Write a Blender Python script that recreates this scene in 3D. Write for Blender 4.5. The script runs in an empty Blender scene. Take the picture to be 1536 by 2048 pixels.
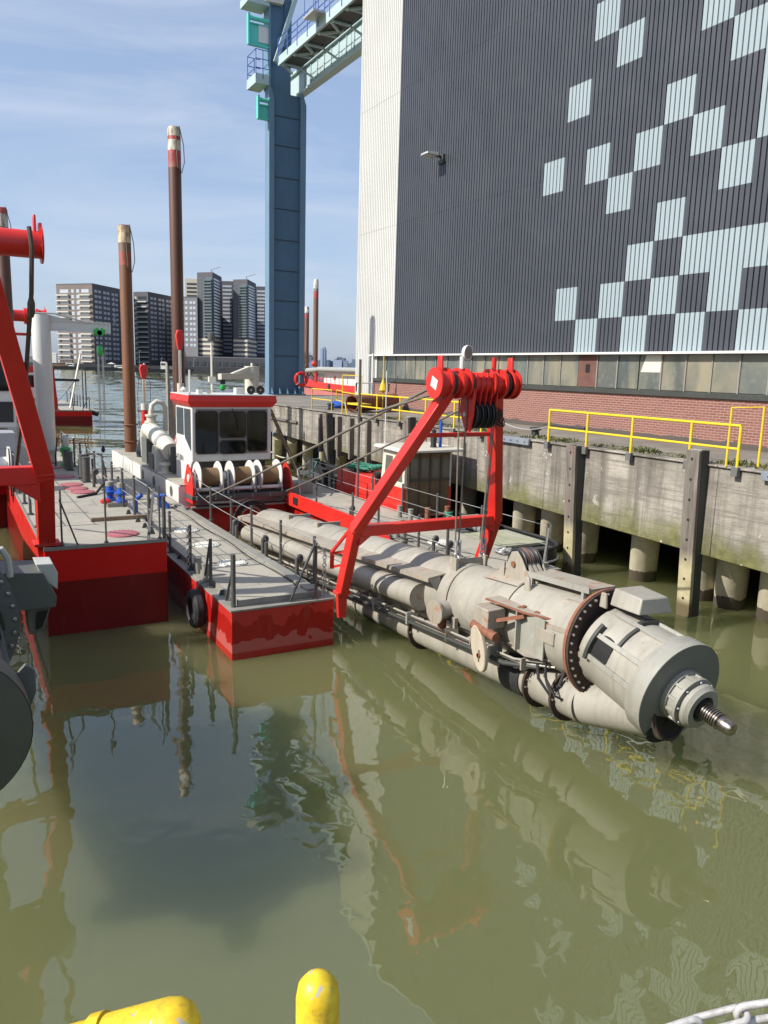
import bpy, math, random
from mathutils import Vector as V, Matrix
random.seed(7)
S = bpy.context.scene
COL = S.collection
R = math.radians
# ------------------------------------------------------------------ helpers
class MB:
    """collects shapes and links them as one mesh object"""
    def __init__(s): s.v=[]; s.f=[]; s.mi=[]; s.cur=0
    def m(s,i): s.cur=i; return s
    def add(s,vs,fs):
        o=len(s.v); s.v+= [V(a) for a in vs]
        for f in fs: s.f.append([o+i for i in f]); s.mi.append(s.cur)
        return s
    def box(s,x0,x1,y0,y1,z0,z1):
        return s.add([(x0,y0,z0),(x1,y0,z0),(x1,y1,z0),(x0,y1,z0),(x0,y0,z1),(x1,y0,z1),(x1,y1,z1),(x0,y1,z1)],
            [(3,2,1,0),(4,5,6,7),(0,1,5,4),(1,2,6,5),(2,3,7,6),(3,0,4,7)])
    def hexa(s,p): return s.add(p,[(3,2,1,0),(4,5,6,7),(0,1,5,4),(1,2,6,5),(2,3,7,6),(3,0,4,7)])
    def prism(s,poly,ext):
        n=len(poly); e=V(ext); a=[V(p) for p in poly]; b=[p+e for p in a]
        return s.add(a+b,[tuple(range(n))[::-1],tuple(range(n,2*n))]+[(i,(i+1)%n,(i+1)%n+n,i+n) for i in range(n)])
    def beam(s,p0,p1,w,h,up=(0,0,1)):
        p0,p1=V(p0),V(p1); d=(p1-p0).normalized(); u=V(up)
        if abs(d.dot(u))>.98: u=V((0,1,0))
        x=d.cross(u).normalized(); y=x.cross(d)
        x*=w/2; y*=h/2
        return s.hexa([p0-x-y,p0+x-y,p0+x+y,p0-x+y,p1-x-y,p1+x-y,p1+x+y,p1-x+y])
    def tube(s,p0,p1,r,r2=None,n=12,caps=True):
        ax=V(p1)-V(p0); return s.lathe(p0,ax,[(0,r),(ax.length,r if r2 is None else r2)],n,caps)
    def lathe(s,p0,ax,prof,n=24,caps=True,a0=0,a1=360,t_len=True):
        p0=V(p0); ax=V(ax).normalized(); d=ax
        u=V((0,0,1)) if abs(d.z)<.9 else V((0,1,0))
        x=d.cross(u).normalized(); y=x.cross(d)
        full=abs(a1-a0)>=360; m=n if full else n+1
        vs=[]
        for t,r in prof:
            for i in range(m):
                a=R(a0+(a1-a0)*i/n); vs.append(p0+ax*t+(x*math.cos(a)+y*math.sin(a))*r)
        fs=[]
        for k in range(len(prof)-1):
            for i in range(n):
                j=(i+1)%m
                fs.append((k*m+i,k*m+j,(k+1)*m+j,(k+1)*m+i))
        if caps and full:
            if prof[0][1]>1e-4: fs.append(tuple(range(m))[::-1])
            if prof[-1][1]>1e-4: fs.append(tuple(range((len(prof)-1)*m,len(prof)*m)))
        return s.add(vs,fs)
    def path(s,pts,r,n=8,closed=False,caps=True):
        pts=[V(p) for p in pts]; N=len(pts); fr=[]; prev=None
        for i in range(N):
            if closed: d=(pts[(i+1)%N]-pts[i-1])
            else: d=pts[min(i+1,N-1)]-pts[max(i-1,0)]
            d.normalize()
            if prev is None:
                u=V((0,0,1)) if abs(d.z)<.9 else V((0,1,0)); x=d.cross(u).normalized()
            else: x=(prev-d*prev.dot(d)).normalized()
            prev=x; fr.append((x,d.cross(x)))
        vs=[]
        for p,(x,y) in zip(pts,fr):
            for i in range(n):
                a=2*math.pi*i/n; vs.append(p+(x*math.cos(a)+y*math.sin(a))*r)
        fs=[]
        for k in range(N if closed else N-1):
            k2=(k+1)%N
            for i in range(n): j=(i+1)%n; fs.append((k*n+i,k*n+j,k2*n+j,k2*n+i))
        if not closed and caps: fs+= [tuple(range(n))[::-1],tuple(range((N-1)*n,N*n))]
        return s.add(vs,fs)
    def torus(s,c,ax,Rr,r,n=24,k=8):
        c=V(c); d=V(ax).normalized(); u=V((0,0,1)) if abs(d.z)<.9 else V((0,1,0))
        x=d.cross(u).normalized(); y=x.cross(d)
        return s.path([c+(x*math.cos(2*math.pi*i/n)+y*math.sin(2*math.pi*i/n))*Rr for i in range(n)],r,k,True)
    def ball(s,c,r,n=12,sq=(1,1,1)):
        c=V(c); prof=n//2; vs=[]; fs=[]
        for k in range(prof+1):
            t=math.pi*k/prof
            for i in range(n):
                a=2*math.pi*i/n; vs.append(c+V((r*sq[0]*math.sin(t)*math.cos(a),r*sq[1]*math.sin(t)*math.sin(a),r*sq[2]*math.cos(t))))
        for k in range(prof):
            for i in range(n): j=(i+1)%n; fs.append((k*n+i,k*n+j,(k+1)*n+j,(k+1)*n+i))
        return s.add(vs,fs)
    def build(s,name,mats,parent=None,smooth=35,bevel=0,kind=None,off=None):
        me=bpy.data.meshes.new(name); base=V((0,0,0))
        if off is not None: base=V(off)
        elif parent is not None: base=rootloc(parent)
        me.from_pydata([v-base for v in s.v],[],s.f)
        ms=mats if isinstance(mats,(list,tuple)) else [mats]
        for m in ms: me.materials.append(m)
        if len(ms)>1: me.polygons.foreach_set('material_index',s.mi)
        if smooth:
            me.polygons.foreach_set('use_smooth',[True]*len(me.polygons)); me.set_sharp_from_angle(angle=R(smooth))
        me.update()
        o=bpy.data.objects.new(name,me); COL.objects.link(o)
        if parent is not None: o.parent=parent
        elif off is not None: o.location=base
        if bevel:
            b=o.modifiers.new('bevel','BEVEL'); b.width=bevel; b.segments=2; b.limit_method='ANGLE'; b.angle_limit=R(40)
        if kind: o['kind']=kind
        return o
def rootloc(o):
    while o.parent is not None: o=o.parent
    return o.location.copy()
def tag(o,label,cat,group=None):
    o['label']=label; o['category']=cat
    if group: o['group']=group
    return o
def thing(name,loc,label,cat,group=None):
    o=bpy.data.objects.new(name,None); COL.objects.link(o); o.location=loc; o.empty_display_size=.2
    return tag(o,label,cat,group)
def single(name,mb,mats,label,cat,group=None,off=None,**k):
    if off is None: off=sum(mb.v,V())/len(mb.v); off.z=min(v.z for v in mb.v)
    return tag(mb.build(name,mats,off=off,**k),label,cat,group)
def struct(name,mb,m,**k): return mb.build(name,m,kind='structure',**k)
def part_copy(o,parent,delta):
    c=o.copy(); COL.objects.link(c); c.parent=parent; c.location=o.location+V(delta)
    for ch in list(o.children): d=ch.copy(); COL.objects.link(d); d.parent=c
    return c
def tree_copy(o,loc,label,group=None):
    kids=list(o.children); r=o.copy(); COL.objects.link(r); r.location=loc; r['label']=label
    if group: r['group']=group
    for ch in kids:
        c=ch.copy(); COL.objects.link(c); c.parent=r
        for g in list(ch.children): d=g.copy(); COL.objects.link(d); d.parent=c
    return r
def text(name,body,size,m,parent,loc,rot,ext=.002,align='CENTER'):
    cu=bpy.data.curves.new(name,'FONT'); cu.body=body; cu.size=size; cu.extrude=ext; cu.align_x=align; cu.align_y='CENTER'
    t=bpy.data.objects.new(name,cu); COL.objects.link(t)
    dg=bpy.context.evaluated_depsgraph_get(); me=bpy.data.meshes.new_from_object(t.evaluated_get(dg)); me.name=name
    bpy.data.objects.remove(t); me.materials.clear(); me.materials.append(m)
    o=bpy.data.objects.new(name,me); COL.objects.link(o); o.parent=parent
    o.location=V(loc)-rootloc(parent) if parent else V(loc); o.rotation_euler=rot
    return o
def lerp(a,b,t): return V(a)+(V(b)-V(a))*t
def sag(a,b,d,n=10):
    return [lerp(a,b,i/n)-V((0,0,d*4*(i/n)*(1-i/n))) for i in range(n+1)]
# ------------------------------------------------------------------ materials
def new(name):
    m=bpy.data.materials.new(name); m.use_nodes=True; nt=m.node_tree; b=nt.nodes['Principled BSDF']
    return m,nt,b
def N(nt,t,**k):
    n=nt.nodes.new(t)
    for a,v in k.items():
        if a.startswith('i_'):
            key=a[2:]; n.inputs[int(key) if key.isdigit() else key.replace('_',' ')].default_value=v
        else: setattr(n,a,v)
    return n
def c4(c): return (c[0],c[1],c[2],1)
def ramp(nt,fac,stops,interp='LINEAR'):
    r=N(nt,'ShaderNodeValToRGB'); r.color_ramp.interpolation=interp; e=r.color_ramp.elements
    while len(e)<len(stops): e.new(.5)
    for el,(p,c) in zip(e,stops): el.position=p; el.color=c4(c) if len(c)==3 else c
    nt.links.new(fac,r.inputs[0]); return r.outputs[0]
def mix(nt,fac,a,b,blend='MIX'):
    n=N(nt,'ShaderNodeMix',data_type='RGBA',blend_type=blend)
    for sck,val in ((n.inputs[0],fac),(n.inputs[6],a),(n.inputs[7],b)):
        if hasattr(val,'links'): nt.links.new(val,sck)
        elif isinstance(val,(int,float)): sck.default_value=val
        else: sck.default_value=c4(val)
    return n.outputs[2]
def pos(nt,scale=(1,1,1),obj=False):
    if obj: t=N(nt,'ShaderNodeTexCoord').outputs['Object']
    else: t=N(nt,'ShaderNodeNewGeometry').outputs['Position']
    mp=N(nt,'ShaderNodeMapping'); mp.inputs['Scale'].default_value=scale; nt.links.new(t,mp.inputs[0]); return mp.outputs[0]
def noise(nt,vec,scale,detail=5,rough=.6,dist=0):
    n=N(nt,'ShaderNodeTexNoise'); n.inputs['Scale'].default_value=scale; n.inputs['Detail'].default_value=detail
    n.inputs['Roughness'].default_value=rough; n.inputs['Distortion'].default_value=dist; nt.links.new(vec,n.inputs['Vector']); return n.outputs['Fac']
def bump(nt,b,h,strength=.3,dist=.02):
    n=N(nt,'ShaderNodeBump'); n.inputs['Strength'].default_value=strength; n.inputs['Distance'].default_value=dist
    nt.links.new(h,n.inputs['Height']); nt.links.new(n.outputs[0],b.inputs['Normal'])
def paint(name,c,rough=.4,metal=0,var=.12,dirt=None,dirt_amt=.35,scale=1.2,bmp=.05,streak=False,spec=.5,coat=0):
    """painted metal with tone variation, and dirt or rust patches with a shape of their own"""
    m,nt,b=new(name); p=pos(nt,obj=True)
    f=noise(nt,p,scale,6,.65)
    c2=[x*(1-var) for x in c]; c1=[min(1,x*(1+var)) for x in c]
    col=ramp(nt,f,[(.3,c2),(.7,c1)])
    if dirt:
        p2=pos(nt,(1,1,.18) if streak else (1,1,1),obj=True)
        g=noise(nt,p2,scale*2.3,8,.7,.3)
        k=ramp(nt,g,[(.5+.25*(1-dirt_amt)-.12,(0,0,0)),(.5+.25*(1-dirt_amt)+.1,(1,1,1))])
        col=mix(nt,k,col,dirt)
    nt.links.new(col,b.inputs['Base Color'])
    b.inputs['Roughness'].default_value=rough; b.inputs['Metallic'].default_value=metal
    b.inputs['Specular IOR Level'].default_value=spec
    if coat: b.inputs['Coat Weight'].default_value=coat
    rr=noise(nt,p,scale*4,4); rv=ramp(nt,rr,[(.2,[max(0.03,rough-.12)]*3),(.8,[min(1,rough+.15)]*3)]); nt.links.new(rv,b.inputs['Roughness'])
    if bmp: bump(nt,b,noise(nt,p,scale*9,6),bmp,.02)
    return m
def flat(name,c,rough=.5,metal=0):
    m,nt,b=new(name); b.inputs['Base Color'].default_value=c4(c); b.inputs['Roughness'].default_value=rough; b.inputs['Metallic'].default_value=metal; return m
M={}
def redpaint():
    m,nt,b=new('red_paint'); p=pos(nt,obj=True)
    col=ramp(nt,noise(nt,p,.7,6,.6),[(.3,(.57,.021,.015)),(.7,(.69,.033,.023))])
    col=mix(nt,ramp(nt,noise(nt,p,4.5,9,.75,.3),[(.60,(0,0,0)),(.74,(.55,.55,.55))]),col,(.36,.022,.018))
    col=mix(nt,ramp(nt,noise(nt,pos(nt,(1,1,.12),True),5,7,.7),[(.60,(0,0,0)),(.80,(.45,.45,.45))]),col,(.60,.085,.07))
    col=mix(nt,ramp(nt,noise(nt,p,17,8,.75),[(.70,(0,0,0)),(.735,(.9,.9,.9))]),col,(.13,.045,.03))
    nt.links.new(col,b.inputs['Base Color'])
    nt.links.new(ramp(nt,noise(nt,p,3,6),[(.3,(.26,.26,.26)),(.7,(.48,.48,.48))]),b.inputs['Roughness'])
    bump(nt,b,noise(nt,p,11,7),.06,.02); return m
M['red']=redpaint()
M['red_old']=paint('old_red_paint',(.55,.03,.022),.5,var=.15,dirt=(.34,.06,.04),dirt_amt=.3,scale=1.5)
M['white']=paint('white_paint',(.66,.65,.61),.38,var=.03,dirt=(.55,.5,.42),dirt_amt=.12,scale=1.5,bmp=.03,streak=True)
M['offwhite']=paint('cream_paint',(.62,.59,.50),.4,var=.04,dirt=(.55,.42,.25),dirt_amt=.15,scale=2,streak=True)
M['deck']=None
M['grey']=paint('grey_paint',(.085,.085,.08),.5,var=.2,dirt=(.16,.15,.13),dirt_amt=.35,scale=2)
M['deckgrey']=paint('deck_grey_paint',(.26,.25,.215),.55,var=.15,dirt=(.1,.09,.075),dirt_amt=.3,scale=2)
M['darkgrey']=paint('dark_grey_paint',(.045,.048,.042),.5,var=.12,dirt=(.1,.1,.085),dirt_amt=.2,scale=1.5)
M['black']=paint('black_paint',(.02,.02,.021),.5,var=.2,scale=2)
M['rubber']=paint('black_rubber',(.022,.022,.023),.75,var=.3,dirt=(.09,.085,.075),dirt_amt=.3,scale=3)
M['steel']=paint('worn_steel',(.42,.40,.37),.35,metal=.9,var=.1,scale=3)
M['chrome']=flat('polished_steel',(.75,.73,.70),.12,1)
M['galv']=paint('galvanised_steel',(.50,.50,.48),.5,metal=.6,var=.15,dirt=(.32,.29,.26),dirt_amt=.3,scale=12)
M['wire']=paint('steel_wire',(.20,.175,.14),.55,metal=.3,var=.2,scale=8)
M['yellow']=paint('yellow_paint',(.74,.52,.02),.42,var=.08,dirt=(.5,.36,.08),dirt_amt=.15,scale=4)
M['green']=paint('green_paint',(.03,.42,.07),.35,var=.1,scale=4)
M['blue']=paint('blue_paint',(.02,.09,.42),.35,var=.15,scale=4)
M['brassy']=flat('brown_rope',(.19,.12,.055),.8)
M['greenrope']=paint('green_rope',(.05,.24,.16),.85,var=.3,scale=10,bmp=.4)
M['rust']=paint('rusty_steel',(.22,.085,.045),.75,var=.3,dirt=(.34,.15,.09),dirt_amt=.5,scale=3,bmp=.2)
M['glass']=flat('dark_glass',(.004,.005,.006),.05)
M['mull']=paint('window_frame_grey',(.23,.215,.19),.5,var=.08)
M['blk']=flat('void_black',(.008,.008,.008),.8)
M['teal']=paint('teal_paint',(.10,.56,.46),.4,var=.06,scale=1)
M['railblue']=paint('rail_blue_paint',(.03,.10,.42),.4,var=.08)
M['wood']=paint('grey_wood',(.22,.16,.10),.75,var=.3,scale=5,bmp=.2)
M['pink']=paint('faded_pink_paint',(.42,.13,.14),.5,var=.12,dirt=(.3,.1,.1),dirt_amt=.2,scale=3)
M['plastic']=flat('black_plastic_sheet',(.012,.018,.03),.28)

def ladder_mat(name,c,c2,rust,amt,wear=1.0):
    m,nt,b=new(name); p=pos(nt,obj=True); g=pos(nt)
    col=ramp(nt,noise(nt,p,.8,7,.62),[(.33,c2),(.62,c)])
    blot=ramp(nt,noise(nt,p,1.9,5,.55,.5),[(.60,(0,0,0)),(.68,(.55,.55,.55))])
    col=mix(nt,blot,col,[min(1,x*1.2) for x in c])
    # grime washed down the sides, and thin rust runs
    col=mix(nt,ramp(nt,noise(nt,pos(nt,(1.2,2.6,.22)),2.0,7,.68,.2),[(.50,(0,0,0)),(.74,(.62*wear,)*3)]),col,[x*.52 for x in c])
    col=mix(nt,ramp(nt,noise(nt,pos(nt,(2.5,7,.30)),2.1,6,.7,.1),[(.655-amt*.5,(0,0,0)),(.735-amt*.5,(.85*wear,)*3)]),col,(.24,.105,.05))
    k=ramp(nt,noise(nt,p,3.2,9,.72,.2),[(.62-amt,(0,0,0)),(.68-amt*.6,(1,1,1))])
    col=mix(nt,k,col,rust)
    col=mix(nt,ramp(nt,noise(nt,p,21,4,.6),[(.70,(0,0,0)),(.74,(.9*wear,)*3)]),col,(.16,.075,.045))
    sc=ramp(nt,noise(nt,pos(nt,(1,.12,1),True),9,6,.7),[(.60,(0,0,0)),(.8,(.5,.5,.5))])
    col=mix(nt,sc,col,[x*.6 for x in c])
    # slime left by the water on whatever hangs into it
    sx=N(nt,'ShaderNodeSeparateXYZ'); nt.links.new(g,sx.inputs[0]); w=N(nt,'ShaderNodeMath',operation='MULTIPLY_ADD',i_1=.34,i_2=.05); nt.links.new(noise(nt,pos(nt,(1.5,1.5,1)),2.4,6,.65),w.inputs[0])
    d=N(nt,'ShaderNodeMath',operation='SUBTRACT'); nt.links.new(w.outputs[0],d.inputs[0]); nt.links.new(sx.outputs[2],d.inputs[1])
    col=mix(nt,ramp(nt,d.outputs[0],[(.0,(0,0,0)),(.06,(.85,.85,.85))]),col,(.085,.075,.04))
    nt.links.new(col,b.inputs['Base Color'])
    nt.links.new(ramp(nt,noise(nt,p,2.6,6),[(.3,(.42,.42,.42)),(.7,(.68,.68,.68))]),b.inputs['Roughness'])
    bump(nt,b,noise(nt,p,6,9,.72),.16,.025); return m
M['lad']=ladder_mat('ladder_grey_paint',(.37,.345,.29),(.285,.262,.215),(.30,.22,.16),.0)
M['ladr']=ladder_mat('ladder_rusty_paint',(.38,.345,.28),(.31,.27,.215),(.33,.16,.09),.07)
M['ladc']=ladder_mat('ladder_clean_paint',(.33,.32,.275),(.28,.27,.23),(.3,.27,.22),-.03)

def deck_mat():
    m,nt,b=new('steel_deck'); p=pos(nt)
    br=N(nt,'ShaderNodeTexBrick',offset=.5); nt.links.new(p,br.inputs['Vector'])
    for k,v in (('Scale',1),('Mortar Size',.012),('Brick Width',2.35),('Row Height',1.15),('Mortar Smooth',.2)): br.inputs[k].default_value=v
    br.inputs['Color1'].default_value=c4((.345,.32,.262)); br.inputs['Color2'].default_value=c4((.305,.285,.238)); br.inputs['Mortar'].default_value=c4((.095,.09,.08))
    col=mix(nt,ramp(nt,noise(nt,p,.9,8,.68),[(.35,(0,0,0)),(.68,(1,1,1))]),br.outputs['Color'],(.42,.385,.31))
    col=mix(nt,ramp(nt,noise(nt,p,2.2,9,.75,.5),[(.56,(0,0,0)),(.68,(.8,.8,.8))]),col,(.215,.19,.15))
    nt.links.new(col,b.inputs['Base Color']); b.inputs['Roughness'].default_value=.72
    bump(nt,b,noise(nt,p,60,3),.25,.006); return m
M['deck']=deck_mat()

def hull_patched(name):
    """faded red with areas rolled over in fresh red (a touched-up hull)"""
    m,nt,b=new(name); p=pos(nt)
    f=noise(nt,p,2.3,3,.5,.5); sx=N(nt,'ShaderNodeSeparateXYZ'); nt.links.new(p,sx.inputs[0])
    def edge(z0,amp,src):
        a=N(nt,'ShaderNodeMath',operation='MULTIPLY_ADD',i_1=amp,i_2=z0-amp*.5); nt.links.new(src,a.inputs[0])
        g=N(nt,'ShaderNodeMath',operation='GREATER_THAN'); nt.links.new(sx.outputs[2],g.inputs[0]); nt.links.new(a.outputs[0],g.inputs[1]); return g.outputs[0]
    col=mix(nt,edge(.40,.75,f),(.47,.10,.09),(.36,.008,.006))
    col=mix(nt,edge(.84,1.0,noise(nt,pos(nt,(1.3,1.3,.4)),2.4,3,.5)),col,(.50,.030,.024))
    blob=ramp(nt,noise(nt,p,3.1,1,.4),[(.68,(0,0,0)),(.69,(1,1,1))]); col=mix(nt,blob,col,(.36,.008,.006))
    low=N(nt,'ShaderNodeMath',operation='LESS_THAN',i_1=.15); nt.links.new(sx.outputs[2],low.inputs[0])
    col=mix(nt,low.outputs[0],col,(.40,.022,.016))
    col=mix(nt,ramp(nt,noise(nt,pos(nt,(1,1,.15)),5,6),[(.55,(0,0,0)),(.8,(.5,.5,.5))]),col,(.30,.08,.06))
    nt.links.new(col,b.inputs['Base Color']); b.inputs['Roughness'].default_value=.3; b.inputs['Specular IOR Level'].default_value=.35
    return m
M['hullp']=hull_patched('touched_up_hull_red')
def hull_two(name,zsplit):
    m,nt,b=new(name); p=pos(nt); sx=N(nt,'ShaderNodeSeparateXYZ'); nt.links.new(p,sx.inputs[0])
    low=N(nt,'ShaderNodeMath',operation='LESS_THAN',i_1=zsplit); nt.links.new(sx.outputs[2],low.inputs[0])
    f=noise(nt,p,.7,6)
    a=ramp(nt,f,[(.3,(.56,.009,.008)),(.7,(.64,.013,.012))]); c=ramp(nt,f,[(.3,(.15,.005,.005)),(.7,(.19,.008,.007))])
    col=mix(nt,low.outputs[0],a,c)
    col=mix(nt,ramp(nt,noise(nt,pos(nt,(1,1,.12)),4,7),[(.58,(0,0,0)),(.85,(.4,.4,.4))]),col,(.25,.05,.04))
    nt.links.new(col,b.inputs['Base Color']); b.inputs['Roughness'].default_value=.3; b.inputs['Specular IOR Level'].default_value=.3; return m
M['hull2']=hull_two('two_tone_hull_red',1.22)
M['hullfar']=hull_two('far_hull_red',.95)

def concrete_mat():
    m,nt,b=new('weathered_concrete'); p=pos(nt); sx=N(nt,'ShaderNodeSeparateXYZ'); nt.links.new(p,sx.inputs[0])
    col=ramp(nt,noise(nt,pos(nt,(1,.7,1)),.7,10,.72),[(.30,(.12,.105,.088)),(.44,(.26,.235,.198)),(.56,(.36,.325,.275)),(.74,(.50,.46,.395))])
    st=ramp(nt,noise(nt,pos(nt,(.5,1.6,.10)),1.1,8,.68,.3),[(.44,(0,0,0)),(.64,(.92,.92,.92))])
    col=mix(nt,st,col,(.085,.073,.058))
    ln=ramp(nt,noise(nt,pos(nt,(.25,.22,7)),1.6,6,.65,.2),[(.50,(0,0,0)),(.62,(.7,.7,.7))]); col=mix(nt,ln,col,(.17,.15,.125))
    wh=ramp(nt,noise(nt,p,2.2,8,.62,.8),[(.63,(0,0,0)),(.68,(.85,.85,.85))]); col=mix(nt,wh,col,(.52,.49,.44))
    # algae below the high-water line, ragged along its upper edge
    zz=N(nt,'ShaderNodeMapRange',i_1=2.75,i_2=1.6); nt.links.new(sx.outputs[2],zz.inputs[0])
    ad=N(nt,'ShaderNodeMath',operation='MULTIPLY_ADD',i_1=1.5,i_2=-.42); nt.links.new(noise(nt,pos(nt,(1,.8,.3)),1.0,9,.72,.3),ad.inputs[0])
    g=N(nt,'ShaderNodeMath',operation='MULTIPLY_ADD',i_1=.75); nt.links.new(zz.outputs[0],g.inputs[0]); nt.links.new(ad.outputs[0],g.inputs[2])
    col=mix(nt,ramp(nt,g.outputs[0],[(.52,(0,0,0)),(.72,(.45,.45,.45)),(1.0,(.92,.92,.92))]),col,ramp(nt,noise(nt,p,4,6),[(.3,(.085,.085,.022)),(.65,(.17,.165,.05))]))
    rs=ramp(nt,noise(nt,pos(nt,(1,1,.5)),.9,6),[(.70,(0,0,0)),(.78,(.5,.5,.5))]); col=mix(nt,rs,col,(.30,.18,.08))
    sp=N(nt,'ShaderNodeTexVoronoi'); sp.inputs['Scale'].default_value=1.7; nt.links.new(p,sp.inputs['Vector'])
    col=mix(nt,ramp(nt,sp.outputs['Distance'],[(.035,(.9,.9,.9)),(.075,(0,0,0))]),col,(.58,.56,.50))
    nt.links.new(col,b.inputs['Base Color']); b.inputs['Roughness'].default_value=.88
    bump(nt,b,noise(nt,pos(nt,(.4,.4,1.6)),5,9,.75),.6,.06); return m
M['conc']=concrete_mat()
def pile_mat():
    m,nt,b=new('tide_stained_concrete'); p=pos(nt); sx=N(nt,'ShaderNodeSeparateXYZ'); nt.links.new(p,sx.inputs[0])
    col=ramp(nt,noise(nt,pos(nt,(1,1,.4)),2.2,7),[(.3,(.42,.365,.26)),(.7,(.62,.555,.42))])
    w=noise(nt,p,3,5); a=N(nt,'ShaderNodeMath',operation='MULTIPLY_ADD',i_1=.5,i_2=.12); nt.links.new(w,a.inputs[0])
    d=N(nt,'ShaderNodeMath',operation='LESS_THAN'); nt.links.new(sx.outputs[2],d.inputs[0]); nt.links.new(a.outputs[0],d.inputs[1])
    col=mix(nt,d.outputs[0],col,(.10,.08,.055))
    nt.links.new(col,b.inputs['Base Color']); b.inputs['Roughness'].default_value=.85; bump(nt,b,w,.3,.05); return m
M['pile']=pile_mat()
def fender_mat():
    m,nt,b=new('weathered_fender_timber'); p=pos(nt); sx=N(nt,'ShaderNodeSeparateXYZ'); nt.links.new(p,sx.inputs[0])
    col=ramp(nt,noise(nt,pos(nt,(6,6,.5)),1.5,7,.7),[(.3,(.085,.07,.055)),(.7,(.235,.205,.175))])
    r=ramp(nt,noise(nt,pos(nt,(4,4,.3)),1.1,6),[(.56,(0,0,0)),(.7,(.9,.9,.9))]); col=mix(nt,r,col,(.17,.085,.055))
    t=N(nt,'ShaderNodeMapRange',i_1=1.75,i_2=1.3); nt.links.new(sx.outputs[2],t.inputs[0])
    col=mix(nt,t.outputs[0],col,ramp(nt,noise(nt,p,3,6),[(.3,(.34,.29,.15)),(.7,(.5,.44,.28))]))
    d=N(nt,'ShaderNodeMapRange',i_1=.5,i_2=.3); nt.links.new(sx.outputs[2],d.inputs[0]); col=mix(nt,d.outputs[0],col,(.13,.10,.05))
    nt.links.new(col,b.inputs['Base Color']); b.inputs['Roughness'].default_value=.8; bump(nt,b,noise(nt,pos(nt,(12,12,1)),2,6),.4,.03); return m
M['fender']=fender_mat()
def brick_mat():
    m,nt,b=new('red_brick'); g=pos(nt); sx=N(nt,'ShaderNodeSeparateXYZ'); nt.links.new(g,sx.inputs[0])
    cx=N(nt,'ShaderNodeCombineXYZ'); nt.links.new(sx.outputs[1],cx.inputs[0]); nt.links.new(sx.outputs[2],cx.inputs[1])
    xx=N(nt,'ShaderNodeMath',operation='ADD'); nt.links.new(sx.outputs[0],xx.inputs[0]); nt.links.new(sx.outputs[1],xx.inputs[1]); nt.links.new(xx.outputs[0],cx.inputs[0])
    br=N(nt,'ShaderNodeTexBrick',offset=.5); nt.links.new(cx.outputs[0],br.inputs['Vector'])
    for k,v in (('Scale',1),('Mortar Size',.009),('Brick Width',.265),('Row Height',.083),('Mortar Smooth',.2),('Bias',-.1)): br.inputs[k].default_value=v
    br.inputs['Color1'].default_value=c4((.19,.068,.048)); br.inputs['Color2'].default_value=c4((.245,.094,.068)); br.inputs['Mortar'].default_value=c4((.34,.265,.23))
    col=mix(nt,ramp(nt,noise(nt,g,.8,6),[(.4,(0,0,0)),(.75,(.45,.45,.45))]),br.outputs['Color'],(.22,.12,.10))
    dz=N(nt,'ShaderNodeMath',operation='MULTIPLY_ADD',i_1=.4,i_2=3.93); nt.links.new(noise(nt,pos(nt,(1,.5,1)),1.5,5),dz.inputs[0])
    t=N(nt,'ShaderNodeMath',operation='LESS_THAN'); nt.links.new(sx.outputs[2],t.inputs[0]); nt.links.new(dz.outputs[0],t.inputs[1]); col=mix(nt,t.outputs[0],col,(.085,.07,.06))
    nt.links.new(col,b.inputs['Base Color']); b.inputs['Roughness'].default_value=.85; bump(nt,b,br.outputs['Fac'],-.3,.01); return m
M['brick']=brick_mat()
M['clad']=paint('anthracite_cladding',(.050,.054,.066),.42,var=.10,scale=.25,bmp=0,dirt=(.066,.07,.08),dirt_amt=.3,streak=True)
M['cladblue']=paint('pale_blue_cladding',(.30,.36,.385),.42,var=.04,scale=.3,bmp=0)
M['cladwhite']=paint('white_cladding',(.57,.565,.53),.42,var=.04,scale=.3,bmp=0,dirt=(.47,.45,.40),dirt_amt=.2,streak=True)
M['colblue']=paint('column_blue_paint',(.072,.15,.235),.42,var=.14,scale=.35,dirt=(.058,.125,.195),dirt_amt=.4,streak=True,bmp=.02)
M['colblue2']=paint('light_blue_paint',(.14,.235,.325),.42,var=.08,scale=.5,bmp=.02)
M['pale']=paint('pale_blue_grey_paint',(.42,.53,.53),.42,var=.06,scale=.5,dirt=(.36,.42,.42),dirt_amt=.2)
def panes():
    m,nt,b=new('dusty_glass_reflections'); p=pos(nt)
    col=ramp(nt,noise(nt,pos(nt,(.3,.5,.35)),1.6,4,.5,.6),[(.3,(.075,.085,.08)),(.5,(.14,.14,.115)),(.72,(.23,.215,.16))])  # varied tones painted in for reflections in the panes
    col=mix(nt,ramp(nt,noise(nt,p,5,7),[(.5,(0,0,0)),(.8,(.5,.5,.5))]),col,(.30,.30,.27))
    nt.links.new(col,b.inputs['Base Color']); b.inputs['Roughness'].default_value=.16; return m
M['pane']=panes()
def apron():
    m,nt,b=new('quay_paving'); p=pos(nt)
    col=ramp(nt,noise(nt,p,.6,9,.7),[(.3,(.13,.115,.095)),(.55,(.22,.195,.16)),(.75,(.31,.28,.23))])
    col=mix(nt,ramp(nt,noise(nt,p,.35,5),[(.55,(0,0,0)),(.65,(.7,.7,.7))]),col,(.20,.12,.09))
    nt.links.new(col,b.inputs['Base Color']); b.inputs['Roughness'].default_value=.9; bump(nt,b,noise(nt,p,9,8),.4,.03); return m
M['apron']=apron()
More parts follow.
